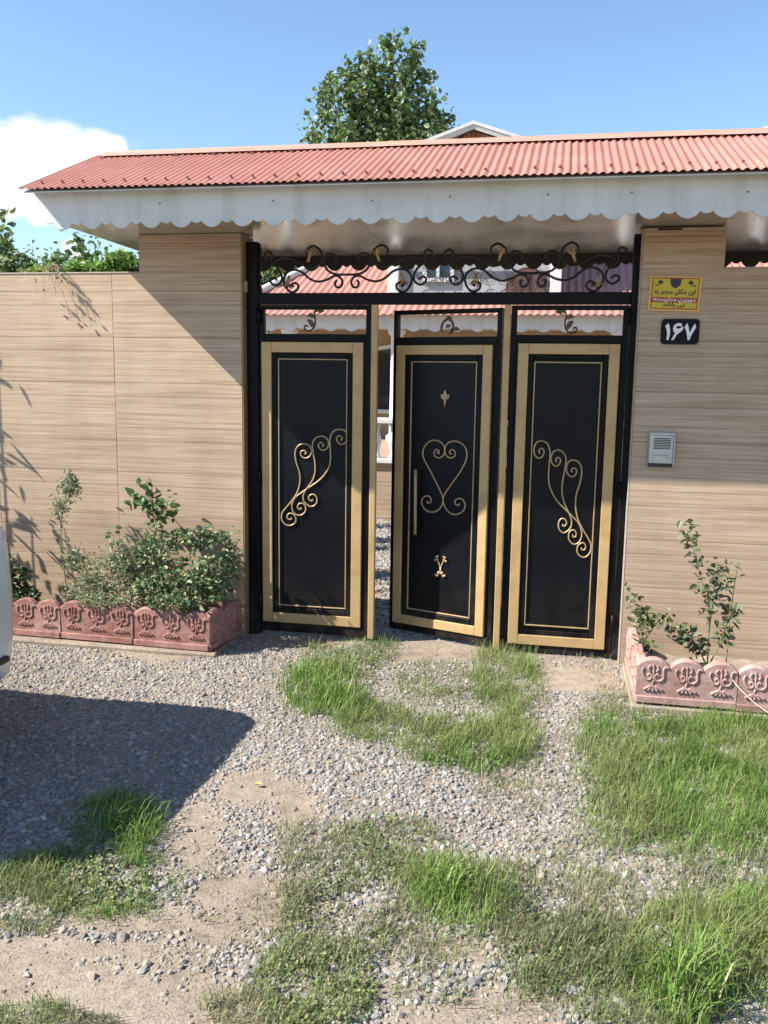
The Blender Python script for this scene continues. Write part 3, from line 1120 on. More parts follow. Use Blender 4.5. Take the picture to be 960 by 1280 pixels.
def acanthus(t, cx_, cz, sgn, yc, s=1.0):
    """cast leaf scroll in the open panel at the top of a leaf"""
    mb = MB()
    L = lambda l: [(cx_ + sgn * a * s, yc, cz + b * s) for a, b in l]
    mb.tube(smoothline(L([(-.034, -.052), (-.040, -.044), (-.052, -.046), (-.056, -.062), (-.040, -.076), (-.018, -.076), (.004, -.062), (.016, -.034), (.016, .004), (.010, .030), (.022, .052), (.040, .058)]), 4), .0062, 6)
    for outl in ([(.008, .036), (.018, .066), (.044, .074), (.064, .060), (.078, .048), (.062, .040), (.046, .034), (.034, .046)],
                 [(.014, .020), (-.018, .040), (-.030, .024), (-.046, .018), (-.020, .010), (.012, .002)],
                 [(.010, -.060), (-.014, -.050), (-.036, -.010), (-.036, -.002), (-.022, -.004), (-.006, -.006), (.008, -.028)]):
        mb.prism([(cx_ + sgn * a * s, cz + b * s) for a, b in outl], yc - .008, yc + .006)
    mb.build('cast_leaf_scroll', 'darkbronze', t, False)


acanthus(LEAFL, PY(391, 398, GY_).x, 2.135, 1, GY_)
acanthus(LEAFR, PY(710, 398, GY_).x, 2.130, -1, GY_)
pdc = PD(559, 400, 0)
mb = MB()
arc = [(pdc.x - .042, 0, 2.06), (pdc.x - .046, 0, 2.09), (pdc.x - .032, 0, 2.125), (pdc.x, 0, 2.142), (pdc.x + .03, 0, 2.125), (pdc.x + .040, 0, 2.09), (pdc.x + .032, 0, 2.055)]
mb.tube(smoothline(arc, 4), .0075, 6)
for outl in ([(-.012, .08), (.0, .105), (.03, .085), (.022, .07)], [(-.012, .02), (.014, .028), (.02, .045), (-.008, .045)], [(.04, .01), (.06, .03), (.08, .018), (.09, .012), (.06, .0)], [(.012, -.02), (.026, .022), (.032, .018), (.02, -.02)]):
    mb.prism([(pdc.x + a, 2.065 + b) for a, b in outl], -.008, .006)
mb.build('cast_leaf_scroll', 'darkbronze', DOOR)


# ------------------------------------------------------------------ things fixed to the right wall
def text_mesh(chars, size, name):
    cu = bpy.data.curves.new(name, 'FONT')
    cu.body = chars
    cu.size = size
    cu.align_x = 'CENTER'
    cu.extrude = .0004
    cu.offset = size * .030
    o = bpy.data.objects.new(name, cu)
    COL.objects.link(o)
    dg = bpy.context.evaluated_depsgraph_get()
    me = bpy.data.meshes.new_from_object(o.evaluated_get(dg))
    bpy.data.objects.remove(o)
    bpy.data.curves.remove(cu)
    return me


def round_rect(w_, h_, r, n=5):
    pts = []
    for cx_, cz, a0 in ((w_ - r, h_ - r, 0), (-w_ + r, h_ - r, 90), (-w_ + r, -h_ + r, 180), (w_ - r, -h_ + r, 270)):
        for i in range(n + 1):
            a = math.radians(a0 + 90 * i / n)
            pts.append((cx_ + r * math.cos(a), cz + r * math.sin(a)))
    return pts


SGN = thing('warning_sign', (.645, -.001, 2.278), 'yellow and red security camera notice stuck above the house number', 'sign', local=True)
SGN.rotation_euler = (0, math.radians(1.5), 0)


def flat(name, poly, y0, y1, mat, t):
    return MB().prism(poly, y0, y1).build(name, mat, t)


R4 = lambda x0, x1, z0, z1: [(x0, z0), (x1, z0), (x1, z1), (x0, z1)]
flat('backing', R4(-.145, .145, -.100, .098), -.003, 0, 'signorange', SGN)
flat('red_border', R4(-.133, .133, -.090, .090), -.0045, -.003, 'signred', SGN)
flat('yellow_field', R4(-.127, .127, -.004 - .018, .084), -.0055, -.0045, 'signyellow', SGN)
flat('yellow_field', R4(-.127, .127, -.084, -.052), -.0055, -.0045, 'signyellow', SGN)
flat('emblem', [(-.030, .084), (.030, .084), (.030, .062), (.022, .042), (0, .028), (-.022, .042), (-.030, .062)][::-1], -.0068, -.0055, 'signblue', SGN)
flat('emblem_shield', [(-.014, .074), (.014, .074), (.013, .055), (0, .040), (-.013, .055)][::-1], -.0078, -.0068, 'signblack', SGN)
for sgn in (-1, 1):
    camp = [(-.105, .062), (-.085, .078), (-.072, .066), (-.070, .055), (-.082, .056), (-.086, .048), (-.096, .048), (-.092, .058)]
    flat('camera_symbol', [(a * -sgn, b) for a, b in camp], -.0068, -.0055, 'signblack', SGN)
    flat('camera_symbol', [(a * -sgn, b) for a, b in [(-.116, .046), (-.104, .050), (-.092, .044), (-.112, .040)]], -.0068, -.0055, 'signblack', SGN)
T1 = '\uFEEA\uFE91 \uFEB0\uFEEC\uFEA0\uFEE3 \uFEE5\uFE8E\uFB91\uFEE3 \uFEE6\uFBFE\uFE8D'
T2 = '\uFEEA\uFE98\uFEB4\uFE91\uFEAD\uFE8D\uFEAA\uFEE3 \uFEE6\uFBFF\uFE91\uFEAD\uFEED\uFEA9'
T3 = '\uFEAA\uFEB7\uFE8E\uFE91 \uFBFD\uFEE3'
for (tx, zz, wd, hh, mt) in ((T1, .004, .232, .036, 'signblack'), (T2, -.039, .238, .029, 'signwhite'), (T3, -.069, .125, .029, 'signblack')):
    try:
        me = text_mesh(tx, .04, 'lettering')
        co = np.array([v.co[:] for v in me.vertices])
        w0, w1, h0_, h1_ = co[:, 0].min(), co[:, 0].max(), co[:, 1].min(), co[:, 1].max()
        for v in me.vertices:
            a, b, c = v.co
            v.co = ((a - (w0 + w1) / 2) / (w1 - w0) * wd, -.0062 - c, zz + (b - (h0_ + h1_) / 2) / (h1_ - h0_) * hh + hh * .1)
        me.materials.clear()
        me.materials.append(M(mt))
        link('lettering', me, SGN)
    except Exception as ex:
        print('text failed', ex)

NUM = thing('house_number_plate', (.688, -.001, 2.059), 'black rounded plate with three white Persian digits', 'number plate', local=True)
flat('plate', round_rect(.108, .074, .022)[::-1], -.008, 0, 'plate', NUM)


def zd(l):                                # digit outlines read off the 10.67x zoom, centred on the plate
    return [((a - 540) / 10.67 * .00445, -(b - 845) / 10.67 * .00445) for a, b in l]


flat('digit_one', zd([(332, 770), (372, 730), (392, 768), (402, 820), (404, 890), (388, 962), (362, 962), (364, 880), (354, 810)]), -.010, -.008, 'signwhite', NUM)
flat('digit_six', zd([(425, 962), (470, 870), (446, 838), (440, 800), (456, 752), (500, 728), (548, 730), (566, 770), (540, 772), (506, 764), (486, 778), (484, 800), (520, 806), (560, 785), (584, 778), (576, 820), (540, 855), (500, 885), (455, 962)]), -.010, -.008, 'signwhite', NUM)
flat('digit_seven', zd([(598, 780), (628, 725), (648, 770), (664, 845), (678, 850), (700, 790), (734, 732), (752, 785), (716, 850), (690, 905), (672, 962), (648, 962), (636, 900), (622, 840)]), -.010, -.008, 'signwhite', NUM)

ICM = thing('door_intercom', (.622, -.001, 1.360), 'small grey metal door intercom on the striped tile wall', 'intercom', local=True)
flat('surround', R4(-.080, .080, -.112, .108), -.006, 0, 'trim_light', ICM)
MB().bbox(-.072, .066, -.030, -.004, -.082, .104, .004).build('body', 'steel', ICM)
MB().bbox(-.074, .074, -.038, -.002, .088, .106, .003).build('rain_hood', 'steel', ICM)
MB().bbox(.067, .076, -.030, -.003, -.090, .090, .002).build('side_cover', 'steel', ICM)
MB().bbox(-.072, .066, -.026, -.004, -.103, -.083, .003).build('base_strip', 'dark', ICM)
for i in range(7):
    MB().box(-.047, .052, -.0312, -.0295, .066 - i * .010, .0715 - i * .010).build('speaker_slot', 'dark', ICM)
MB().box(-.050, .052, -.0314, -.0298, -.034, -.032).build('name_slot', 'dark', ICM)
MB().lathe([(.006, -.006), (.011, -.004), (.011, 0)], (.040, -.030, -.040), 12, 'Y').build('call_button', 'steel', ICM, True)


# ------------------------------------------------------------------ flower-bed borders
def border_block_mesh(L, humps):
    H0, H1 = .210, .252
    mb = MB()
    pts = []
    seg = L / humps
    for hh in range(humps):
        for i in range(9):
            t = i / 8
            if hh and i == 0:
                continue
            xx = hh * seg + seg * t
            k = max(0.0, math.sin(math.pi * min(1, max(0, (t - .06) / .88)))) ** .55
            pts.append((xx, H0 + (H1 - H0) * k))
    out_ = [(0, 0)] + pts + [(L, 0)]
    outl = [(a, b) for a, b in out_]
    v, f = [], []
    for (a, b) in pts:
        v += [(a, 0, 0), (a, 0, b - .008), (a, .008, b), (a, .040, b), (a, .048, b - .006), (a, .048, 0)]
    k = 6
    for i in range(len(pts) - 1):
        for j in range(k):
            f.append((i * k + j, i * k + (j + 1) % k, (i + 1) * k + (j + 1) % k, (i + 1) * k + j))
    f.append(tuple(range(k)))
    f.append(tuple((len(pts) - 1) * k + j for j in range(k - 1, -1, -1)))
    mb.add(v, f)
    return mb


def relief(seg):
    """swan-neck scroll over a shell foot, cast in relief; origin bottom centre, front is -Y"""
    mb = MB()
    T = lambda l, r: mb.tube(smoothline([(a * seg, -.001, b * seg) for a, b in l], 4), r, 6)
    T([(.44, 1.02), (.36, 1.06), (.30, .98), (.30, .84), (.30, .70), (.20, .60), (.08, .62), (.04, .72), (.10, .82), (.16, .76)], .0064)
    T([(-.30, 1.02), (-.34, .90), (-.30, .76), (-.20, .64), (-.10, .64), (-.06, .74), (-.12, .82), (-.18, .76)], .0064)
    T([(-.10, 1.10), (-.16, 1.0), (-.10, .88)], .0065)
    T([(.10, 1.10), (.14, 1.0), (.08, .90)], .0065)
    T([(-.02, 1.12), (0, 1.0), (0, .86), (0, .62)], .0060)
    T([(.02, .62), (-.02, .52), (0, .46)], .0065)
    for k_ in range(5):
        a = (k_ - 2) * .30
        T([(math.sin(a) * .10, .46 - .02), (math.sin(a) * .28 + a * .06, .46 - math.cos(a) * .13), (math.sin(a) * .34 + a * .14, .46 - math.cos(a) * .19)], .0085)
    return mb


SEG = .1745
BL = SEG * 3
blk3 = border_block_mesh(BL - .004, 3).mesh('border_block', 'pink')
blk2 = border_block_mesh(SEG * 2 - .004, 2).mesh('border_block', 'pink')
rel_me = relief(SEG).mesh('relief', 'pink', True)
foot3 = MB().bbox(0, BL - .004, -.010, .003, 0, .040, .004).mesh('base_rail', 'pink')
foot2 = MB().bbox(0, SEG * 2 - .004, -.010, .003, 0, .040, .004).mesh('base_rail', 'pink')


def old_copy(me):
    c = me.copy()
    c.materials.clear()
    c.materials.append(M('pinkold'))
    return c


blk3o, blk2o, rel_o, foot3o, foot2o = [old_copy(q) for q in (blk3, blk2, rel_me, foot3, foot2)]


def border(label, base, runs, old=False):
    """runs: (x, y, angle, list of block lengths in humps)"""
    t = thing('flower_bed_border', base, label, 'planter edging', local=True)
    for (x0, y0, ang, blocks) in runs:
        d = Vector((math.cos(ang), math.sin(ang), 0))
        s = 0
        for nb in blocks:
            p = Vector((x0, y0, 0)) + d * s
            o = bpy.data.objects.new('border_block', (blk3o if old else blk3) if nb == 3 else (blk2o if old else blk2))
            COL.objects.link(o)
            o.parent = t
            o.location = p - Vector(base) + Vector((0, 0, random.uniform(.028, .036)))
            if len(blocks) == 1:
                o.scale.x = 1.2
            o.rotation_euler = (random.uniform(-.012, .012), 0, ang + random.uniform(-.012, .012))
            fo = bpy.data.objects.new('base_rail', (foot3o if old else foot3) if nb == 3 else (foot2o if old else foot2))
            COL.objects.link(fo)
            fo.parent = o
            for k in range(nb):
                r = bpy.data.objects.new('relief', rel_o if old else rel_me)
                COL.objects.link(r)
                r.parent = o
                r.location = (SEG * (k + .5), 0, .022)
            s += SEG * nb
    return t


A_ = math.radians(1.8)
lx = -2.105
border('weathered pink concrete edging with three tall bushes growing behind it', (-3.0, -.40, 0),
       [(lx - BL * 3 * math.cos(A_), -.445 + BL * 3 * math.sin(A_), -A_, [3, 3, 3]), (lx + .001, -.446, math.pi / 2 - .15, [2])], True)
border('paler pink concrete edging in front of the house number wall', (1.2, -.7, 0),
       [(.485, -.75, 0, [3, 3, 3]), (.484, -.055, -math.pi / 2 + .01, [2, 2])])
# footing strips and soil in the beds
MB().bbox(-4.0, -2.05, -.475, -.02, -.10, .026, .012).build('bed_footing', 'soil')
tag(bpy.data.objects['bed_footing'], kind='structure')
tag(MB().bbox(.46, 2.1, -.768, -.02, -.10, .022, .01).build('bed_footing', 'concrete'), kind='structure')


def soil_patch(name, x0, x1, y0, y1, z):
    nx_, ny_ = 40, 12
    X, Y = np.meshgrid(np.linspace(x0, x1, nx_), np.linspace(y0, y1, ny_), indexing='ij')
    Z = z + (vnoise(X, Y, 6, 5) - .5) * .05 + (vnoise(X, Y, 15, 6) - .5) * .02
    i_ = np.arange(nx_ * ny_).reshape(nx_, ny_)
    f_ = np.stack([i_[:-1, :-1], i_[1:, :-1], i_[1:, 1:], i_[:-1, 1:]], -1).reshape(-1, 4)
    o = link(name, np_mesh(name, np.stack([X, Y, Z], -1).reshape(-1, 3), f_, 4, 'soil', smooth=True))
    tag(o, kind='structure')
    return o


soil_patch('bed_soil', -3.72, -2.14, -.40, -.003, .12)
soil_patch('bed_soil', .53, 2.05, -.71, -.003, .085)


# ------------------------------------------------------------------ plants
def leaf_cloud(pos, size, nrm_up=.35, cols=((.05, .10, .03), (.10, .17, .05)), aspect=.6, shape='diamond'):
    """many small folded leaves; pos (n,3), size (n,)"""
    n = len(pos)
    d = rng.normal(0, 1, (n, 3))
    d[:, 2] = d[:, 2] * .6 - .15
    d /= np.linalg.norm(d, axis=1, keepdims=True)
    up = rng.normal(0, 1, (n, 3)) * (1 - nrm_up) + np.array([-.25, -.2, 1.0]) * nrm_up * 2
    sd = np.cross(d, up)
    sd /= np.linalg.norm(sd, axis=1, keepdims=True) + 1e-9
    nn = np.cross(sd, d)
    s = size[:, None]
    q = lambda along_, side, lift: pos + d * s * along_ + sd * s * aspect * side + nn * s * lift
    v = np.stack([pos, q(.28, .46, .09), q(.70, .36, .05), q(1.0, 0, -.10), q(.70, -.36, .05), q(.28, -.46, .09)], 1)
    i0 = (np.arange(n) * 6)[:, None]
    f = np.concatenate([i0 + np.array([k_]) for k_ in ((0, 1, 2), (0, 2, 3), (0, 3, 4), (0, 4, 5))], 0)
    t = rng.uniform(0, 1, (n, 1)) ** 1.3
    c = np.array(cols[0])[None] * (1 - t) + np.array(cols[1])[None] * t
    if len(cols) > 2:
        k = rng.uniform(0, 1, n) < .10
        c[k] = np.array(cols[2]) * rng.uniform(.8, 1.2, (k.sum(), 1))
    return v.reshape(-1, 3), f, np.repeat(c, 6, 0)


def cloud_obj(name, parts, parent, mat='leaf'):
    vs, fs, cs, o_ = [], [], [], 0
    for v, f, c in parts:
        vs.append(v)
        fs.append(f + o_)
        cs.append(c)
        o_ += len(v)
    return link(name, np_mesh(name, np.concatenate(vs), np.concatenate(fs), 3, mat, np.concatenate(cs)), parent)


def along(pts, n, spread):
    P = np.array([p[:] for p in pts])
    seg = np.linalg.norm(np.diff(P, axis=0), axis=1)
    cum = np.concatenate([[0], np.cumsum(seg)])
    t = rng.uniform(0, cum[-1], n)
    i = np.clip(np.searchsorted(cum, t) - 1, 0, len(seg) - 1)
    u = ((t - cum[i]) / seg[i])[:, None]
    return P[i] * (1 - u) + P[i + 1] * u + rng.normal(0, 1, (n, 3)) * spread


GREEN = ((.06, .11, .035), (.19, .27, .10), (.27, .28, .12))
ROSE = ((.065, .115, .048), (.27, .34, .18), (.36, .31, .15))
PALE = ((.15, .19, .10), (.33, .39, .235), (.32, .29, .17))


def shrub(name, label, base, stems, leafn, size, cols, spread, cat='shrub', group=None, stem_r=.006, blobs=(), aspect=.6, stemmat='stem'):
    """stems: polylines (world); blobs: (centre, radius xyz, n)"""
    t = thing(name, base, label, cat, group)
    mb = MB()
    parts = []
    for s_ in stems:
        line = smoothline(s_, 4)
        mb.tube(line, stem_r, 5, True, stem_r * .35)
        if leafn:
            k = max(2, int(len(line) * .25))
            L = line[k:]
            pos = along(L, leafn, spread)
            parts.append(leaf_cloud(pos, rng.uniform(.6, 1.25, leafn) * size, cols=cols, aspect=aspect))
    for (c, r, n_) in blobs:
        p = rng.normal(0, 1, (n_, 3))
        p /= np.linalg.norm(p, axis=1, keepdims=True)
        p *= rng.uniform(.25, 1, (n_, 1)) ** .5
        lump = .65 + .6 * vnoise(p[:, 0] * 2 + p[:, 2], p[:, 1] * 2 - p[:, 2] * 1.3, 1.8, int(c[0] * 50) % 17)
        p = np.array(c)[None] + p * np.array(r)[None] * lump[:, None]
        parts.append(leaf_cloud(p, rng.uniform(.6, 1.25, n_) * size, cols=cols, aspect=aspect))
    mb.build('stems', stemmat, t, True)
    if parts:
        cloud_obj('leaves', parts, t)
    return t


def V(x, y, Y):
    return PY(x, y, Y)


def stemline(pxs, Y0, Y1=None):
    Y1 = Y0 if Y1 is None else Y1
    n_ = len(pxs)
    return [PY(a, b, Y0 + (Y1 - Y0) * i / max(1, n_ - 1)) for i, (a, b) in enumerate(pxs)]


# left bed
b1 = [stemline([(195, 765), (200, 730), (190, 690), (196, 650), (190, 622)], -.24, -.20), stemline([(205, 765), (215, 720), (240, 690), (270, 668), (288, 676)], -.25, -.18),
      stemline([(210, 765), (225, 735), (245, 720), (262, 700)], -.26, -.28), stemline([(190, 765), (170, 720), (150, 690), (140, 672)], -.22, -.2)]
cw = lambda x, y, Y: tuple(PY(x, y, Y))
shrub('rose_bush', 'large round rose bush hanging over the pink edging beside the gate', PZ(200, 775, .15), b1, 110, .038, ROSE, .045, group=None,
      blobs=[(cw(240, 735, -.28), (.27, .13, .15), 480), (cw(262, 724, -.28), (.16, .10, .15), 230), (cw(200, 702, -.22), (.20, .10, .17), 340), (cw(245, 672, -.2), (.26, .06, .07), 300), (cw(286, 705, -.2), (.07, .05, .18), 170), (cw(190, 735, -.32), (.16, .07, .10), 330), (cw(215, 752, -.42), (.22, .06, .05), 240)], aspect=.7)
shrub('rose_shoot', 'single upright rose shoot with big leaves above the rose bush', PZ(192, 770, .15),
      [stemline([(192, 760), (196, 700), (192, 660), (190, 615), (188, 596)], -.17), stemline([(192, 660), (204, 640), (214, 625)], -.17), stemline([(190, 640), (178, 628), (169, 620)], -.17)], 42, .062, ((.05, .10, .035), (.14, .23, .08), (.2, .26, .1)), .03, 'plant', None, .005)
shrub('weed_bush', 'pale grey-green fine leaved weed bush next to the rose bush', PZ(140, 770, .15),
      [stemline([(150, 765), (140, 720), (138, 690)], -.24), stemline([(130, 762), (115, 725), (100, 700)], -.24), stemline([(160, 765), (170, 720), (160, 680)], -.24)], 60, .030, PALE, .03,
      blobs=[(cw(142, 722, -.24), (.25, .11, .18), 1050), (cw(112, 738, -.28), (.18, .09, .13), 560), (cw(168, 705, -.18), (.17, .09, .20), 460), (cw(95, 700, -.2), (.08, .05, .09), 240), (cw(130, 750, -.40), (.22, .06, .05), 350)], aspect=.42)
shrub('tall_weed', 'tall spindly pale weed with a feathery tip against the tiled wall', PZ(82, 765, .15),
      [stemline([(86, 762), (80, 710), (76, 660), (82, 620), (86, 588)], -.20), stemline([(78, 660), (72, 640), (70, 622)], -.2), stemline([(80, 630), (92, 612), (96, 604)], -.2), stemline([(78, 700), (94, 692), (104, 694)], -.2)], 70, .036, PALE, .024, 'plant', None, .005, aspect=.34,
      blobs=[(cw(86, 606, -.2), (.075, .04, .085), 190), (cw(80, 632, -.2), (.06, .04, .06), 70)])
shrub('dark_shrub', 'dark leggy shrub at the car end of the pink edging', PZ(20, 760, .15),
      [stemline([(20, 760), (14, 720), (4, 690), (-14, 665)], -.24), stemline([(22, 760), (30, 730), (24, 708)], -.24), stemline([(10, 760), (-8, 700), (-30, 640), (-46, 560)], -.24)], 70, .040, ((.03, .06, .025), (.10, .15, .07), (.18, .17, .09)), .03,
      blobs=[(cw(14, 725, -.24), (.13, .08, .16), 330), (cw(36, 742, -.27), (.10, .06, .05), 170), (cw(-20, 700, -.24), (.2, .08, .25), 420)])
shrub('bright_seedling', 'tiny bright green seedling between the edging and dark shrub', PZ(58, 762, .17),
      [stemline([(58, 764), (57, 746)], -.30)], 14, .030, ((.16, .36, .05), (.26, .50, .09), (.3, .5, .1)), .014, 'plant', None, .003)
shrub('rose_sprig', 'thin sprig with few leaves touching the gate post', PZ(296, 760, .14),
      [stemline([(296, 750), (294, 700), (290, 668)], -.12), stemline([(298, 750), (300, 700), (298, 690)], -.1)], 12, .036, PALE, .018, 'plant', None, .0035)
# tall canes left of the picture whose shadows lie on the wall
canes = []
for (cx_, top, lean) in ((-4.40, 2.52, .02), (-4.45, 1.98, -.04), (-4.2, 1.3, .02)):
    canes.append([Vector((cx_, -.26, .1)), Vector((cx_ + lean * .3, -.25, top * .5)), Vector((cx_ + lean, -.24, top * .8)), Vector((cx_ + lean * 2.4, -.23, top))])
shrub('cane_clump', 'clump of tall leafy canes in the bed behind the parked car', (-4.25, -.26, 0), canes, 22, .13, GREEN, .035, 'plant', None, .007, aspect=.2)
# right bed
shrub('rose_plant', 'tall slender rose plant leaning on the house number wall', PZ(885, 838, .15),
      [stemline([(884, 832), (886, 790), (884, 750), (874, 715), (868, 690), (860, 655)], -.40, -.36), stemline([(886, 790), (892, 745), (896, 715), (908, 706)], -.40, -.38), stemline([(888, 828), (902, 800), (912, 770), (918, 752)], -.42),
       stemline([(882, 830), (874, 812), (866, 800), (856, 792)], -.42)], 88, .046, ((.06, .085, .045), (.19, .21, .12), (.20, .10, .06)), .024, 'plant', None, .0048, aspect=.62)
shrub('young_rose', 'short arching rose with yellowish leaves at the gate end of the wall', PZ(806, 828, .15),
      [stemline([(806, 822), (802, 790), (796, 762), (790, 742)], -.36), stemline([(806, 800), (820, 780), (832, 772), (850, 790), (864, 806)], -.38), stemline([(800, 775), (808, 768), (816, 775)], -.37)], 70, .044, ((.08, .10, .045), (.26, .27, .13), (.32, .29, .14)), .022, 'plant', None, .004, aspect=.6,
      blobs=[(cw(806, 806, -.40), (.06, .04, .04), 50)])
shrub('tall_stalk_weed', 'upright weed stalk growing beyond the rose plant', (1.02, -.33, .1),
      [[Vector((1.02, -.33, .12)), Vector((1.03, -.32, .5)), Vector((1.05, -.31, .78))]], 16, .06, GREEN, .02, 'plant', None, .004, aspect=.25)

# string lying over the right edging
sp = [PY(916, 850, -.765), PY(922, 858, -.80), PY(932, 868, -.85), PY(945, 880, -.89), PY(965, 894, -.93)]
for p in sp[3:]:
    p.z = max(p.z, .012)
tag(MB().tube(smoothline(sp, 4), .0022, 5).build('string', 'string', None, True), 'pale loose string hanging over the joint of the pink edging', 'string')

# ------------------------------------------------------------------ grass
def blades(x, y, ln, wd, lean, tint):
    n = len(x)
    z = ground_h(x, y)
    a = rng.uniform(0, 2 * np.pi, n)
    dx, dy = np.cos(a), np.sin(a)
    px_, py_ = -dy, dx
    l1, l2, l3 = ln * .4, ln * .75, ln
    o1, o2, o3 = lean * ln * .12, lean * ln * .42, lean * ln * .85
    h = lambda l, o: np.sqrt(np.maximum(l * l - (o * 1.0) ** 2, (l * .2) ** 2))

    def pt(l, o, side, w_):
        return np.stack([x + dx * o + px_ * side * w_, y + dy * o + py_ * side * w_, z - .004 + (h(l, o) if l is not None else 0)], -1)
    zero = np.zeros(n)
    v = np.stack([np.stack([x - px_ * wd, y - py_ * wd, z - .004], -1), np.stack([x + px_ * wd, y + py_ * wd, z - .004], -1),
                  pt(l1, o1, -1, wd * .9), pt(l1, o1, 1, wd * .9), pt(l2, o2, -1, wd * .6), pt(l2, o2, 1, wd * .6), pt(l3, o3, 0, zero)], 1)
    i0 = (np.arange(n) * 7)[:, None]
    F_ = [(0, 1, 3), (0, 3, 2), (2, 3, 5), (2, 5, 4), (4, 5, 6)]
    f = np.concatenate([i0 + np.array([q]) for q in F_], 0)
    return v.reshape(-1, 3), f, np.repeat(tint, 7, 0)


def gtint(n, a, b, dry):
    t = rng.uniform(0, 1, (n, 1))
    c = np.array(a)[None] * (1 - t) + np.array(b)[None] * t
    k = rng.uniform(0, 1, n) < dry
    c[k] = np.array([.36, .30, .19]) * rng.uniform(.7, 1.2, (k.sum(), 1))
    return c


LUSH = ((.095, .165, .030), (.215, .335, .075))
MID = ((.125, .170, .056), (.245, .30, .11))
DULL = ((.18, .185, .11), (.29, .285, .18))
PATCH = [  # cx, cy, rx, ry, blades, length, palette, dry share, softness
    (402, 862, 44, 28, 2200, .12, LUSH, .04), (468, 902, 45, 24, 2200, .08, LUSH, .06), (440, 818, 52, 26, 2600, .045, MID, .06), (470, 812, 26, 20, 900, .05, MID, .05),
    (548, 852, 50, 26, 1900, .050, MID, .12), (632, 845, 38, 44, 3300, .10, LUSH, .08), (655, 870, 30, 26, 700, .06, MID, .2),
    (588, 926, 78, 34, 6500, .085, LUSH, .04), (640, 960, 40, 26, 900, .05, MID, .25), (650, 988, 50, 28, 700, .045, DULL, .35),
    (850, 930, 118, 64, 11500, .078, LUSH, .05), (880, 1000, 130, 70, 11500, .078, LUSH, .06), (800, 1000, 60, 60, 2600, .05, MID, .15), (930, 950, 60, 90, 4000, .08, LUSH, .06), (760, 890, 28, 24, 500, .05, DULL, .2),
    (470, 1068, 100, 42, 3000, .050, MID, .16), (400, 1080, 42, 50, 900, .05, DULL, .3), (420, 1150, 70, 60, 2500, .040, DULL, .18), (572, 1120, 58, 40, 1300, .075, LUSH, .05), (556, 1112, 34, 30, 600, .095, LUSH, .03), (620, 1115, 50, 34, 900, .07, MID, .15),
    (390, 1235, 70, 56, 3600, .050, MID, .10), (320, 1262, 60, 26, 900, .04, DULL, .25), (480, 1190, 60, 36, 1100, .035, DULL, .25),
    (720, 1195, 90, 52, 3200, .050, MID, .18), (690, 1145, 70, 36, 1100, .04, DULL, .3), (820, 1150, 150, 60, 3000, .045, DULL, .25),
    (850, 1200, 66, 70, 2600, .085, LUSH, .08), (862, 1240, 40, 44, 900, .12, LUSH, .05), (780, 1235, 70, 44, 2200, .06, MID, .15), (945, 1190, 60, 80, 3000, .08, LUSH, .10), (930, 1090, 70, 36, 1000, .05, DULL, .3),
    (110, 1105, 100, 42, 4600, .050, LUSH, .08), (30, 1128, 60, 36, 1700, .045, MID, .12), (145, 1032, 52, 36, 2400, .085, LUSH, .06),
    (30, 1276, 60, 18, 1100, .05, MID, .1), (100, 1282, 50, 10, 350, .04, DULL, .2), (250, 1080, 40, 22, 220, .03, DULL, .3), (60, 780, 30, 14, 300, .05, DULL, .35), (372, 1045, 22, 30, 160, .09, DULL, .2),
    (700, 820, 55, 12, 160, .06, DULL, .3), (745, 830, 20, 14, 60, .08, DULL, .3), (860, 893, 110, 10, 420, .05, DULL, .3), (480, 800, 10, 10, 60, .06, LUSH, .0),
    (560, 1100, 200, 70, 2600, .035, DULL, .3), (700, 1180, 260, 90, 3800, .038, MID, .2), (480, 1160, 160, 90, 2300, .036, MID, .2), (860, 1080, 130, 40, 1800, .040, MID, .25), (780, 960, 80, 110, 2200, .045, MID, .2), (560, 880, 120, 70, 1400, .035, MID, .25), (440, 870, 90, 60, 900, .04, MID, .2),
    (230, 1180, 60, 40, 160, .04, DULL, .4), (640, 1060, 120, 40, 420, .03, DULL, .4), (520, 960, 150, 60, 180, .03, DULL, .5), (760, 1080, 60, 60, 600, .035, DULL, .3),
]
parts = []
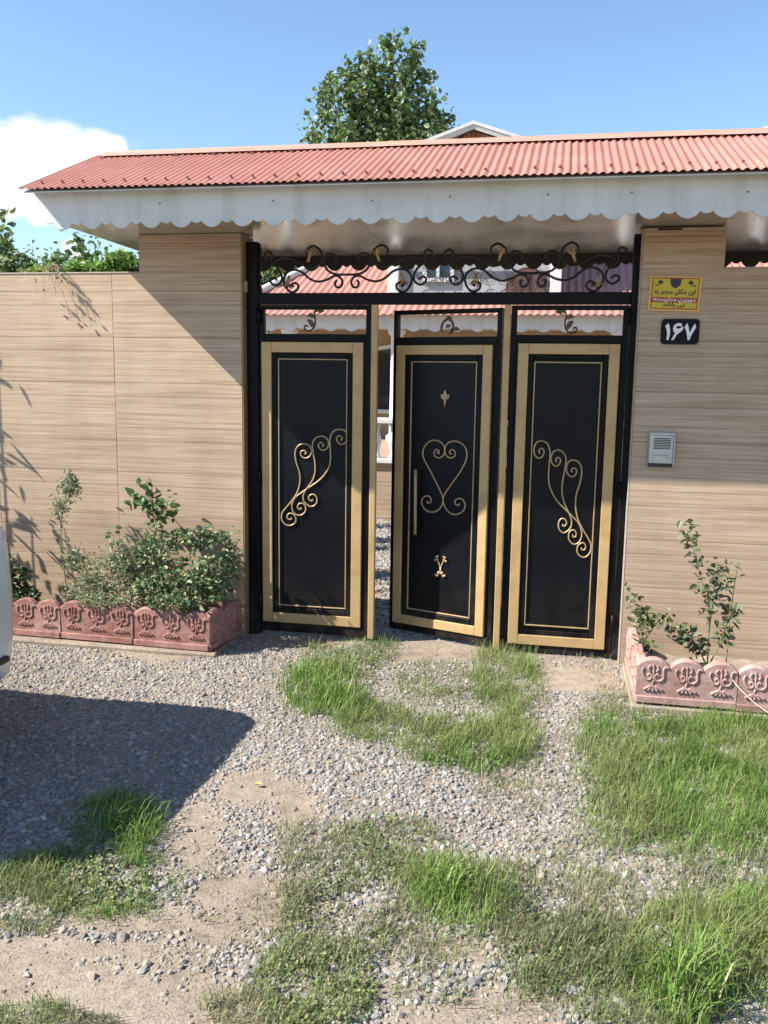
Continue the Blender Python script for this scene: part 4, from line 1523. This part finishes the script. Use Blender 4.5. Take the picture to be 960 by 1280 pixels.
for (cx_, cy_, rx, ry, nb, ln, pal, dry) in PATCH:
    e = px_ellipse(cx_, cy_, rx, ry)
    nb = int(nb * 1.15)
    ln = ln * .78
    r = np.sqrt(rng.uniform(0, 1, nb)) * (1 + np.abs(rng.normal(0, .16, nb)))
    a = rng.uniform(0, 2 * np.pi, nb)
    x = e[0][0] + e[1][0] * r * np.cos(a) + e[2][0] * r * np.sin(a)
    y = e[0][1] + e[1][1] * r * np.cos(a) + e[2][1] * r * np.sin(a)
    # clumping
    cl = vnoise(x, y, 7.0, 21) * .6 + vnoise(x, y, 19.0, 22) * .4
    k = (rng.uniform(.14, .58, nb) < cl) & ((y < -.02) | ((x > -2) & (x < .42) & (y < .2))) & ~((x < -2.08) & (y > -.43)) & ~((x > .47) & (y > -.77))
    x, y, cl = x[k], y[k], cl[k]
    n = len(x)
    L = ln * np.clip(rng.lognormal(-.12, .42, n), .3, 2.1) * (.65 + .7 * cl)
    wd = rng.uniform(.0009, .0019, n) * (1.0 if ln < .08 else 1.5)
    lean = np.clip(rng.normal(.75, .38, n), .05, 1.35)
    tn = gtint(n, pal[0], pal[1], dry)
    tone = (.70 + .6 * (vnoise(x, y, 4.3, 41) * .6 + vnoise(x, y, 13, 42) * .4))[:, None]
    yel = np.clip((vnoise(x, y, 2.9, 43) - .45) * 1.6, 0, .55)[:, None]
    tn = tn * tone * (1 - yel) + np.array([.27, .275, .12]) * yel
    L = L * (.75 + .6 * vnoise(x, y, 5.5, 44))
    parts.append(blades(x, y, L, wd, lean, tn))
# dry stalks
gobj = cloud_obj('grass', parts, None, 'grass')
# low broad-leaved weeds between the blades
wp = []
for (cx_, cy_, rx, ry, n_, sz) in ((440, 815, 50, 24, 1500, .018), (590, 928, 70, 30, 1100, .020), (470, 905, 40, 20, 500, .018), (420, 1150, 70, 60, 1400, .013), (400, 1240, 70, 50, 1300, .014), (110, 1110, 90, 36, 1400, .015), (860, 950, 110, 80, 1500, .018), (720, 1190, 90, 50, 1100, .014), (620, 1130, 60, 40, 600, .014), (470, 1070, 90, 40, 900, .014)):
    e = px_ellipse(cx_, cy_, rx, ry)
    rr, aa = np.sqrt(rng.uniform(0, 1, n_)) * (1 + rng.normal(0, .12, n_)), rng.uniform(0, 2 * np.pi, n_)
    wx = e[0][0] + e[1][0] * rr * np.cos(aa) + e[2][0] * rr * np.sin(aa)
    wy = e[0][1] + e[1][1] * rr * np.cos(aa) + e[2][1] * rr * np.sin(aa)
    kk = (rng.uniform(.2, .7, n_) < vnoise(wx, wy, 9, 31)) & (wy < -.05) & ~((wx > .45) & (wy > -.8))
    wx, wy = wx[kk], wy[kk]
    wp.append(leaf_cloud(np.stack([wx, wy, ground_h(wx, wy) + rng.uniform(.004, .035, len(wx))], -1), rng.uniform(.6, 1.3, len(wx)) * sz, .6, ((.11, .14, .05), (.21, .26, .10), (.26, .22, .12)), .7))
wo = cloud_obj('ground_cover', wp, None)
tag(wo, 'tiny broad-leaved weeds mixed into the grass', 'weeds', kind='stuff')
tag(gobj, 'patchy green grass growing up through the gravel', 'grass', kind='stuff')
# broad-bladed tufts are things of their own
for (cx_, cy_, lab, nb, ln) in ((404, 866, 'spiky grass tuft at the gravel edge below the bed-side gate leaf', 90, .17), (560, 1118, 'bright broad-bladed grass tuft alone in the sparse grass', 110, .15),
                                (862, 1248, 'tallest arching light green grass tuft with long drooping blades', 120, .24), (148, 1036, 'grass tuft standing in the car shadow', 80, .15)):
    c = PZ(cx_, cy_)
    x, y = c.x + rng.normal(0, .05, nb), c.y + rng.normal(0, .05, nb)
    L = ln * rng.uniform(.5, 1.15, nb)
    b = blades(x, y, L, rng.uniform(.0022, .0042, nb), rng.uniform(.3, 1.05, nb), gtint(nb, LUSH[0], LUSH[1], .06))
    o = cloud_obj('grass_tuft', [b], None, 'grass')
    tag(o, lab, 'grass tuft')
# curled dead leaf and dark stalk on the gravel
c = PZ(322, 983)
mb = MB()
mb.add([(c.x - .018, c.y, .012), (c.x, c.y - .010, .017), (c.x + .021, c.y, .013), (c.x, c.y + .011, .021), (c.x, c.y, .008)], [(0, 1, 4), (1, 2, 4), (2, 3, 4), (3, 0, 4)])
MT['deadleaf'] = Mat('dead_leaf', (.50, .36, .10), .7).vary(.3, 30)
tag(mb.build('fallen_leaf', 'deadleaf'), 'curled yellow fallen leaf on the dusty track beside the car shadow', 'leaf')

# ------------------------------------------------------------------ parked car
CARX, CARY = -2.535, -2.50
car = thing('parked_car', (CARX - 2.2, CARY, 0), 'white saloon car parked along the wall with its tail towards the gate', 'car', local=True)


def loft(sections, name, mat, parent, smooth=True):
    mb = MB()
    k = len(sections[0])
    v, f = [], []
    for s_ in sections:
        v += s_
    for i in range(len(sections) - 1):
        for j in range(k - 1):
            f.append((i * k + j, i * k + j + 1, (i + 1) * k + j + 1, (i + 1) * k + j))
    f.append(tuple(range(k)))
    f.append(tuple((len(sections) - 1) * k + j for j in range(k)))
    mb.add(v, f)
    o = mb.build(name, mat, parent, smooth)
    return o


def body_section(s, hw, zt, zb, crown=.02):
    """closed half-loop mirrored: points around the section at distance s from the tail; local x = 2.2 - s"""
    x_ = 2.2 - s
    zs = zt - .07
    half = [(0, zt + crown), (hw * .55, zt + crown * .7), (hw * .86, zt), (hw * .965, zs), (hw, zb + (zs - zb) * .62), (hw * .99, zb + (zs - zb) * .30), (hw * .93, zb + .03), (hw * .7, zb), (0, zb)]
    loop = half + [(-a, b) for a, b in half[-2:0:-1]] + [half[0]]
    return [(x_, a, b) for a, b in loop]


prof = [(0.0, .56, .76, .36), (.015, .66, .99, .31), (.05, .74, 1.075, .28), (.12, .80, 1.095, .26), (.30, .845, 1.09, .24), (.75, .87, 1.03, .22), (1.6, .875, .96, .20), (2.6, .875, .95, .20), (3.1, .87, .94, .20), (3.5, .86, .90, .21), (3.95, .835, .82, .23), (4.22, .78, .74, .26), (4.33, .70, .66, .30), (4.36, .60, .55, .36)]
loft([body_section(*q) for q in prof], 'body', 'carpaint', car)


def cab_section(s, hw0, hw1, z0, z1):
    x_ = 2.2 - s
    half = [(0, z1 + .02), (hw1 * .6, z1 + .015), (hw1 * .92, z1 - .01), (hw1, z1 - .05), (hw0, z0)]
    loop = half + [(0, z0)] + [(-a, b) for a, b in half[:0:-1]] + [half[0]]
    return [(x_, a, b) for a, b in loop]


loft([cab_section(.55, .72, .66, .96, .99), cab_section(1.05, .76, .60, .96, 1.38), cab_section(1.5, .775, .62, .94, 1.44), cab_section(2.1, .78, .62, .93, 1.445), cab_section(2.5, .775, .60, .93, 1.40), cab_section(3.25, .74, .66, .90, .95)], 'cabin', 'carpaint', car)
for sgn in (-1, 1):
    for (s0, s1, t0, t1) in ((.98, 1.42, 1.12, 1.40), (1.47, 2.08, 1.42, 2.05), (2.14, 2.95, 2.10, 2.48)):
        mb = MB()
        lo, hi = .985, 1.365
        yl, yh = .785, .655
        mb.add([(2.2 - s0, sgn * yl, lo), (2.2 - s1, sgn * yl, lo), (2.2 - t1, sgn * yh, hi), (2.2 - t0, sgn * yh, hi),
                (2.2 - s0, sgn * (yl - .02), lo), (2.2 - s1, sgn * (yl - .02), lo), (2.2 - t1, sgn * (yh - .02), hi), (2.2 - t0, sgn * (yh - .02), hi)],
               [(0, 1, 2, 3), (4, 7, 6, 5), (0, 4, 5, 1), (1, 5, 6, 2), (2, 6, 7, 3), (3, 7, 4, 0)])
        mb.build('side_window', 'glass', car)
    mb = MB().bbox(2.06, 2.205, sgn * .36 - .14, sgn * .36 + .14, .72, .84, .02)
    mb.build('tail_lamp', 'redlamp', car)
    mb = MB().bbox(-2.14, -2.02, sgn * .62 - .13, sgn * .62 + .13, .60, .72, .02)
    mb.build('headlamp', 'glass', car)
    MB().bbox(-.46, -.30, sgn * .90 - .07, sgn * .90 + .07, .95, 1.06, .02).build('door_mirror', 'carpaint', car)
    for s_ in (.80, 3.45):
        wthg = MB().lathe([(.22, -.095), (.29, -.095), (.305, -.07), (.305, .07), (.29, .095), (.22, .095)], (2.2 - s_, sgn * .80, .305), 28, 'Y').build('wheel', 'rubber', car, True)
        MB().lathe([(.02, -.098), (.10, -.090), (.20, -.098), (.222, -.085), (.222, .085), (.20, .098), (.10, .09), (.02, .098)], (2.2 - s_, sgn * .802, .305), 24, 'Y').build('rim', 'rim', wthg, True)
for (a0, a1, zl, zh_) in ((.60, 1.02, 1.01, 1.36), (3.17, 2.52, .97, 1.375)):
    mb = MB()
    off = .012 if a0 < 2 else -.012
    mb.add([(2.2 - a0 + off, -.62, zl + .012), (2.2 - a0 + off, .62, zl + .012), (2.2 - a1 + off, .54, zh_ + .012), (2.2 - a1 + off, -.54, zh_ + .012),
            (2.2 - a0, -.62, zl - .012), (2.2 - a0, .62, zl - .012), (2.2 - a1, .54, zh_ - .012), (2.2 - a1, -.54, zh_ - .012)],
           [(0, 1, 2, 3), (4, 7, 6, 5), (0, 4, 5, 1), (1, 5, 6, 2), (2, 6, 7, 3), (3, 7, 4, 0)])
    mb.build('windscreen' if a0 > 2 else 'rear_window', 'glass', car)
bs = []
for (yy, xx) in ((-.87, 1.72), (-.855, 1.95), (-.80, 2.06), (-.66, 2.155), (-.35, 2.215), (0, 2.225), (.35, 2.215), (.66, 2.155), (.80, 2.06), (.855, 1.95), (.87, 1.72)):
    bs.append([(xx - .10, yy * .93, .27), (xx, yy * .985, .31), (xx + .012, yy, .44), (xx + .012, yy, .58), (xx - .004, yy * .985, .63), (xx - .10, yy * .93, .64)])
loft(bs, 'rear_bumper', 'carpaint', car)

MB().bbox(2.16, 2.226, -.52, .52, .70, .712, .003).build('boot_seam', 'dark', car)
MB().bbox(2.190, 2.236, -.27, .27, .47, .585, .004).build('plate_holder', 'dark', car)
MB().bbox(2.06, 2.218, -.60, .60, .40, .43, .006).build('bumper_strip', 'dark', car)
MB().bbox(2.14, 2.215, -.16, .16, .86, .885, .006).build('boot_handle', 'rim', car)

# ------------------------------------------------------------------ the yard: terrace, house, trees
ter = thing('terrace', (-1.5, 5.4, 0), 'low tiled terrace plinth with white balustrade seen through the open door', 'terrace')
TY = 5.25
MB().box(-7.0, 5.0, TY + .02, 9.6, -.1, .70).build('plinth', 'cream', ter)
MB().bbox(-7.0, 5.0, TY - .05, TY + .18, .70, .76, .01).build('coping', 'plaster', ter)
tm = MB().bbox(-.2985, .2985, -.008, .008, -.1135, .1135, .002).mesh('tile', 'tile')
for i in range(12):
    for j in range(3):
        o = bpy.data.objects.new('tile', tm)
        COL.objects.link(o)
        o.parent = ter
        o.location = Vector((-4.6 + .6 * i, TY + .008, .118 + .232 * j)) - Vector((-1.5, 5.4, 0))
bal = MB().lathe([(.050, 0), (.050, .03), (.032, .05), (.030, .09), (.055, .17), (.058, .22), (.032, .32), (.030, .38), (.048, .40), (.048, .43)], n=12).mesh('baluster', 'plaster', True)
for i in range(36):
    o = bpy.data.objects.new('baluster', bal)
    COL.objects.link(o)
    o.parent = ter
    o.location = Vector((-4.65 + .2 * i + .05, TY + .06, .76)) - Vector((-1.5, 5.4, 0))
MB().bbox(-7.0, 5.0, TY - .02, TY + .14, 1.19, 1.26, .012).build('handrail', 'plaster', ter)

house = thing('house', (-.5, 10, 0), 'two-storey white house with red corrugated lower roof behind the gate', 'house')
HE_Y, HE_Z = 8.45, None
HE_Z = PY(560, 393, HE_Y).z
SL = math.tan(math.radians(23))
zroof = lambda Y: HE_Z + SL * (Y - HE_Y)


def proof(x, y):
    d = ray(x, y)
    t = (HE_Z - SL * HE_Y - CAM.z + SL * CAM.y) / (d.z - SL * d.y)
    return CAM + d * t


h0p, h1p = proof(326, 366), proof(394, 333)
dirp = (h1p - h0p)
hipA = h0p + dirp * ((HE_Y - h0p.y) / dirp.y)
RIDGE_Y = 13.2
hipB = h0p + dirp * ((RIDGE_Y - h0p.y) / dirp.y)
XR_E, XR_T = 9.0, 9.0


def roof_panel(x0, x1, name='roof_sheet'):
    """corrugated strip of the front slope, clipped by the hip line"""
    pitch, amp = .12, .014
    nseg = int((x1 - x0) / pitch * 6)
    v, f = [], []
    for i in range(nseg + 1):
        xx = x0 + (x1 - x0) * i / nseg
        yt = RIDGE_Y
        if xx < hipB.x:
            yt = HE_Y + (RIDGE_Y - HE_Y) * max(0.002, (xx - hipA.x) / (hipB.x - hipA.x))
        d = amp * math.cos(2 * math.pi * xx / pitch)
        for k in range(3):
            yy = HE_Y + (yt - HE_Y) * k / 2
            v.append((xx, yy, zroof(yy) + d))
    for i in range(nseg):
        for k in range(2):
            a = i * 3 + k
            f.append((a, a + 3, a + 4, a + 1))
    MB().add(v, f).build(name, 'houseroof', house, True)


q = hipA.x
while q < 8.9:
    roof_panel(q, min(q + 2.0, 9.0))
    q += 2.0
# hip cap, far slope and side slope
MB().tube([hipA + Vector((0, 0, .03)), hipB + Vector((0, 0, .03))], .075, 8).build('hip_cap', 'plaster', house, True)
MB().add([(hipA.x, HE_Y, HE_Z), (hipB.x, RIDGE_Y, zroof(RIDGE_Y)), (hipA.x, 2 * RIDGE_Y - HE_Y, HE_Z)], [(0, 1, 2)]).build('side_slope', 'houseroof', house)
MB().add([(hipB.x, RIDGE_Y, zroof(RIDGE_Y)), (9, RIDGE_Y, zroof(RIDGE_Y)), (9, 2 * RIDGE_Y - HE_Y, HE_Z), (hipA.x, 2 * RIDGE_Y - HE_Y, HE_Z)], [(0, 1, 2, 3)]).build('rear_slope', 'houseroof', house)
fz0, fz1 = PY(560, 414, HE_Y + .20).z, HE_Z + .05
scallop_board(hipA.x + .05, 8.95, fz1, fz0 + .05, .06, HE_Y + .20, HE_Y + .22, 'scalloped_fascia', house, 0, .34)
MB().box(hipA.x + .06, 8.94, HE_Y + .23, 9.9, fz0 + .07, fz0 + .09).build('veranda_ceiling', 'plaster', house)
MB().box(hipA.x + .5, 8.5, 9.7, 16, 0, fz0 + .1).build('wall', 'cream', house)
for cxx in (-4.4, -2.6, .9, 2.8):
    MB().lathe([(.16, .70), (.16, .80), (.11, .84), (.10, 1.6), (.10, fz0 - .08), (.15, fz0 - .02), (.15, fz0 + .065)], (cxx, HE_Y + .35, 0), 14).build('column', 'plaster', house, True)


def arched(x0, x1, z0, z1, n=10):
    r = (x1 - x0) / 2
    c = (x0 + x1) / 2
    pts = [(x0, z0), (x1, z0)]
    for i in range(n + 1):
        a = math.pi * i / n
        pts.append((c + r * math.cos(a), z1 - r + r * math.sin(a)))
    return pts


def house_window(x0, x1, z0, z1, Y, arch=False, frame_m='plaster', glass_m='glass'):
    o = MB().prism(arched(x0 - .07, x1 + .07, z0 - .07, z1 + .07) if arch else R4(x0 - .07, x1 + .07, z0 - .07, z1 + .07), Y - .06, Y + .02).build('window', frame_m, house)
    MB().prism(arched(x0, x1, z0, z1) if arch else R4(x0, x1, z0, z1), Y - .068, Y - .061).build('pane', glass_m, o)
    MB().box((x0 + x1) / 2 - .025, (x0 + x1) / 2 + .025, Y - .09, Y - .069, z0, z1 - .03).build('mullion', frame_m, o)
    return o


for o_ in ((-3.6, -2.0), (-1.55, .35), (1.1, 2.4), (3.1, 4.4)):
    house_window(o_[0], o_[1], .72 if o_[0] == -1.55 else 1.2, 2.25, 9.7, True)
# upper storey
UY = 9.15
ux0, ux1 = PY(489, 350, UY).x, PY(699, 350, UY).x
ap = PY(592, 151, UY - .3)
ue = PY(500, 187, UY - .3)
gsl = (ap.z - ue.z) / (ap.x - ue.x)
ezl = ap.z - gsl * ((ux1 - ux0) / 2 + .35)
MB().box(ux0 + .02, ux1 - .02, UY, 15, 2.7, ezl + .05).build('upper_wall', 'greyplaster', house)
MB().prism([(ux0 + .02, ezl + .05), (ux1 - .02, ezl + .05), ((ux0 + ux1) / 2, ap.z - .10)], UY, UY + .2).build('gable_wall', 'plaster', house)
uc = (ux0 + ux1) / 2
for sgn in (-1, 1):
    xe = ap.x + sgn * ((ux1 - ux0) / 2 + .40)
    mb = MB()
    mb.add([(ap.x, UY - .32, ap.z), (xe, UY - .32, ap.z - gsl * abs(xe - ap.x)), (xe, 15.3, ap.z - gsl * abs(xe - ap.x)), (ap.x, 15.3, ap.z),
            (ap.x, UY - .32, ap.z - .05), (xe, UY - .32, ap.z - gsl * abs(xe - ap.x) - .05), (xe, 15.3, ap.z - gsl * abs(xe - ap.x) - .05), (ap.x, 15.3, ap.z - .05)],
           [(0, 1, 2, 3), (4, 7, 6, 5), (0, 4, 5, 1), (1, 5, 6, 2), (2, 6, 7, 3), (3, 7, 4, 0)])
    mb.build('upper_roof_slope', 'white', house)
    # soffit board below the verge
    mb = MB()
    mb.add([(ap.x, UY - .31, ap.z - .052), (xe, UY - .31, ap.z - gsl * abs(xe - ap.x) - .052), (xe, UY - .29, ap.z - gsl * abs(xe - ap.x) - .12), (ap.x, UY - .29, ap.z - .12)], [(0, 1, 2, 3)])
    mb.build('verge_board', 'white', house)
    MB().bbox(uc + sgn * ((ux1 - ux0) / 2 - .05) - .09, uc + sgn * ((ux1 - ux0) / 2 - .05) + .09, UY - .10, UY + .05, 2.75, ezl + .02, .01).build('corner_pilaster', 'plaster', house)
# terracotta arch ornament in the gable
ac = PY(592, 177, UY - .03)
mb = MB()
for i in range(9):
    a0, a1 = math.pi * i / 9 + .03, math.pi * (i + 1) / 9 - .03
    pts = []
    for a in (a0, a1):
        pts.append((ac.x + .24 * math.cos(a), ac.z - .1 + .24 * math.sin(a)))
    for a in (a1, a0):
        pts.append((ac.x + .12 * math.cos(a), ac.z - .1 + .12 * math.sin(a)))
    mb.prism(pts, UY - .05, UY + .01)
mb.build('gable_ornament', 'terracotta', house)
w0, w1 = PY(534, 347, UY), PY(563, 318, UY)
house_window(w0.x, w1.x, w0.z, w1.z + .9, UY, False, 'plaster')
d0, d1 = PY(637, 372, UY), PY(682, 344, UY)
house_window(d0.x, d1.x, d0.z - .3, d1.z + .05, UY, True, 'brown', 'brown')
# balcony rail with fine wire scrolls
rb = UY - .12
zb0, zb1 = PY(600, 370, rb).z, PY(600, 322, rb).z
MB().bbox(ux0 + .1, ux1 - .1, rb - .02, rb + .02, zb1, zb1 + .04, .005).build('balcony_rail', 'iron', house)
MB().bbox(ux0 + .05, ux1 - .05, rb - .04, UY - .01, zb0 - .05, zb0, .01).build('balcony_slab', 'plaster', house)
nsc = 9
for i in range(nsc):
    c_ = ux0 + .2 + (ux1 - ux0 - .4) * (i + .5) / nsc
    hh = zb1 - zb0
    sgn = 1 if i % 2 else -1
    sp_ = []
    for t in np.linspace(0, 1, 26):
        a = 2.6 * 2 * math.pi * t
        r_ = .02 + .125 * t
        sp_.append((c_ + sgn * r_ * math.cos(a), rb, zb0 + hh * .45 + r_ * math.sin(a)))
    sp_ += [(c_ + sgn * .10, rb, zb1 - .05), (c_ + sgn * .02, rb, zb1)]
    MB().tube(sp_, .0045, 4).build('wire_scroll', 'iron', house)

# neighbour's gable beyond the right wall
nb = thing('neighbour_house', (7.0, 12, 0), 'distant white gable roof just showing over the canopy ridge', 'house')
g0, g1 = PY(938, 168, 13), PY(962, 157.5, 13)
ns = (g1.z - g0.z) / (g1.x - g0.x)
nax = g0.x + 2.4
naz = g0.z + ns * 2.4
MB().box(g0.x - .6, nax + 3.0, 13.3, 18, 0, naz - ns * 2.7).build('wall', 'plaster', nb)
MB().prism([(g0.x - .6, naz - ns * 2.7), (nax + 3.0, naz - ns * 2.7), (nax, naz - .05)], 13.3, 13.5).build('gable_wall', 'plaster', nb)
for sgn in (-1, 1):
    xe = nax + sgn * 3.3
    MB().add([(nax, 13, naz), (xe, 13, naz - ns * 3.3), (xe, 18.4, naz - ns * 3.3), (nax, 18.4, naz), (nax, 13, naz - .1), (xe, 13, naz - ns * 3.3 - .1), (xe, 18.4, naz - ns * 3.3 - .1), (nax, 18.4, naz - .1)],
             [(0, 1, 2, 3), (4, 7, 6, 5), (0, 4, 5, 1), (1, 5, 6, 2), (2, 6, 7, 3), (3, 7, 4, 0)]).build('roof_slope', 'white', nb)
house_window.__defaults__
mb = MB().prism(R4(nax - 1.2, nax - .2, 2.0, 3.4), 13.25, 13.31)
mb.build('window', 'glass', nb)


def tree(name, label, tips, Yc, base, leafn, size, cols, spread, trunk_r, group=None, aspect=.85, spread_t=None):
    """tips: pixels of branch ends; branches sweep up from the trunk"""
    t = thing(name, base, label, 'tree', group)
    base = Vector(base)
    top = max((PY(a, b, Yc).z for a, b in tips))
    mb, parts = MB(), []
    apex = max((PY(a, b, Yc) for a, b in tips), key=lambda p: p.z)
    apex = base.lerp(apex, .90)
    trunk = smoothline([base, base.lerp(apex, .35) + Vector((.04, .0, 0)), base.lerp(apex, .7), apex], 5)
    mb.tube(trunk, trunk_r, 8, True, trunk_r * .15)
    mb.build('trunk', 'bark', t, True)
    bm_ = MB()
    for (a, b) in tips:
        e = PY(a, b, Yc)
        e.y = Yc + random.uniform(-.28, .28) * abs(apex.z - base.z) * .22
        h = max(.25, min(.8, (e.z - base.z) / (apex.z - base.z) - .25))
        st = base.lerp(apex, h)
        mid = st.lerp(e, .45) + Vector(((e.x - st.x) * .22, 0, -(e.z - st.z) * .10))
        line = smoothline([st, mid, e], 5)
        bm_.tube(line, trunk_r * .3, 5, True, trunk_r * .06)
        pos = along(line[2:], leafn, spread)
        parts.append(leaf_cloud(pos, rng.uniform(.6, 1.2, leafn) * size, .25, cols, aspect))
        for kk in range(4):                    # twigs
            i_ = random.randint(4, len(line) - 1)
            q0 = line[i_]
            q1 = q0 + Vector((random.uniform(-1, 1), random.uniform(-1, 1), random.uniform(.3, 1.3))) * spread * 2.2
            bm_.tube([q0, q0.lerp(q1, .5) + Vector((0, 0, .02)), q1], trunk_r * .08, 4, True, trunk_r * .03)
            pos = along([q0, q1], leafn // 5, spread * .5)
            parts.append(leaf_cloud(pos, rng.uniform(.6, 1.2, leafn // 5) * size, .25, cols, aspect))
    bm_.build('branches', 'bark', t, True)
    cloud_obj('crown', parts, t)
    return t


POP = ((.065, .120, .034), (.20, .285, .11), (.42, .48, .32))
px0 = PY(490, 300, 16)
tree('poplar_tree', 'tall leafy poplar rising behind the house above the canopy roof',
     [(494, 44), (478, 64), (510, 66), (455, 72), (425, 84), (440, 95), (525, 92), (538, 108), (415, 108), (398, 122), (545, 130), (552, 150), (566, 158), (392, 150), (388, 175), (470, 90), (505, 100), (440, 130), (520, 130), (480, 120), (460, 150), (500, 150), (535, 165), (420, 150), (435, 178), (480, 178), (515, 180), (560, 180), (405, 180)],
     16, (px0.x, 16, 0), 200, .145, POP, .135, .15)
SAP = ((.06, .11, .032), (.21, .30, .11), (.33, .38, .2))
for (tips, Yc, lab, sz, nn, sp_) in (
        ([(4, 278), (14, 296), (-8, 290), (6, 312), (-20, 300)], 3.2, 'dark sapling above the far end of the tiled wall', .085, 60, .06),
        ([(98, 292), (92, 306), (104, 310), (98, 325)], 3.4, 'slim sapling with whitish leaves above the coping', .085, 60, .05),
        ([(112, 304), (115, 318), (108, 326)], 2.6, 'small pointed sapling beside the slim whitish one', .07, 50, .04),
        ([(74, 320), (78, 328), (70, 330)], 2.2, 'rounded bright sapling low over the coping', .07, 60, .045),
        ([(42, 302), (38, 312), (46, 318)], 3.0, 'bare thin twig rising over the coping', .06, 16, .03),
        ([(134, 300), (128, 310), (142, 318)], 2.8, 'sparse twiggy sapling under the roof end', .065, 34, .045)):
    b_ = PY(sum(a for a, _ in tips) / len(tips), 420, Yc)
    tree('sapling', lab, tips, Yc, (b_.x, Yc, 0), nn, sz, SAP, sp_, .025)
for (cx_, cy_, rx, rz, Yc, lab, cols, n_) in ((10, 336, .34, .15, 1.0, 'mounded green shrub topping the far end of the wall', GREEN, 900), (60, 340, .16, .05, .55, 'yellow-green weed creeping over the coping', ((.16, .22, .05), (.30, .38, .10), (.4, .3, .12)), 300),
                                          (114, 337, .22, .07, .9, 'bright green low shrub along the wall top', ((.10, .20, .03), (.22, .36, .07), (.25, .4, .1)), 800), (155, 330, .20, .14, 1.1, 'broad-leaved shrub against the pillar', ((.07, .15, .03), (.22, .33, .09), (.3, .35, .12)), 700)):
    c = PY(cx_, cy_, Yc)
    shrub('wall_top_shrub', lab, (c.x, Yc, 0), [[Vector((c.x, Yc, 0)), Vector((c.x + .02, Yc, c.z * .6)), Vector((c.x, Yc, c.z))], [Vector((c.x + .05, Yc, 0)), Vector((c.x + .1, Yc, c.z * .6)), Vector((c.x + rx * .5, Yc, c.z + rz * .5))]], 20, .06, cols, .05,
          blobs=[((c.x, Yc, c.z - rz * .2), (rx, .22, rz), n_)], stem_r=.012)
# dry stalks drooping over the coping
dr = []
for k in range(9):
    x0 = -3.42 + random.uniform(-.07, .10)
    dr.append([Vector((x0, .12, 2.42)), Vector((x0 + .01, .02, 2.475)), Vector((x0 + random.uniform(.0, .05), -.06, 2.44)), Vector((x0 + random.uniform(.02, .12), -.085, 2.30 + random.uniform(-.06, .06)))])
shrub('dry_weed', 'dry brown weed drooping over the coping and casting thin shadows', (-3.4, .12, 2.425), dr, 5, .03, ((.22, .17, .09), (.36, .30, .16)), .008, 'plant', None, .0022, stemmat='bark')
for (cx_, cy_, lab) in ((939, 333, 'small leafy twig under the canopy beside the house number pillar'), (956, 334, 'second leafy twig under the canopy, farther from the pillar')):
    c = PY(cx_, cy_, .9)
    shrub('yard_twig', lab, (c.x, .9, 0), [[Vector((c.x, .9, 0)), Vector((c.x + .03, .9, 1.2)), Vector((c.x, .9, c.z))]], 26, .05, SAP, .03, 'plant', None, .008)
# trees behind the house, seen left of the hip
for (tips, Yc, lab) in (([(335, 322), (345, 330), (330, 345), (352, 338), (325, 332), (340, 350), (365, 325), (310, 330), (300, 345)], 20, 'bushy tree behind the house roof, seen through the gate scrolls'),
                        ([(372, 318), (388, 326), (395, 320), (360, 332), (380, 335)], 22, 'second bushy tree nearer the house ridge, seen through the gate scrolls')):
    b_ = PY(sum(a for a, _ in tips) / len(tips), 420, Yc)
    tree('yard_tree', lab, tips, Yc, (b_.x, Yc, 0), 120, .16, SAP, .3, .12)
# far tree line hides the bare horizon
bl = []
for k in range(46):
    x0 = -40 + k * 1.9 + random.uniform(-.5, .5)
    hh = random.uniform(1.6, 2.6)
    bl.append(((x0, 38 + random.uniform(-2, 2), hh * .6), (1.6, 1.2, hh * .7), 260))
t = rng
vs = []
for (c, r, n_) in bl:
    p = rng.normal(0, 1, (n_, 3))
    p /= np.linalg.norm(p, axis=1, keepdims=True)
    p = np.array(c) + p * np.array(r) * rng.uniform(.5, 1, (n_, 1))
    vs.append(leaf_cloud(p, rng.uniform(.25, .5, n_), .3, SAP, .8))
o = cloud_obj('far_hedge', vs, None)
tag(o, 'far green hedge line behind the houses', 'hedge', kind='stuff')

for o in bpy.data.objects:
    if '_base' in o:
        del o['_base']
print('objects', len(bpy.data.objects))
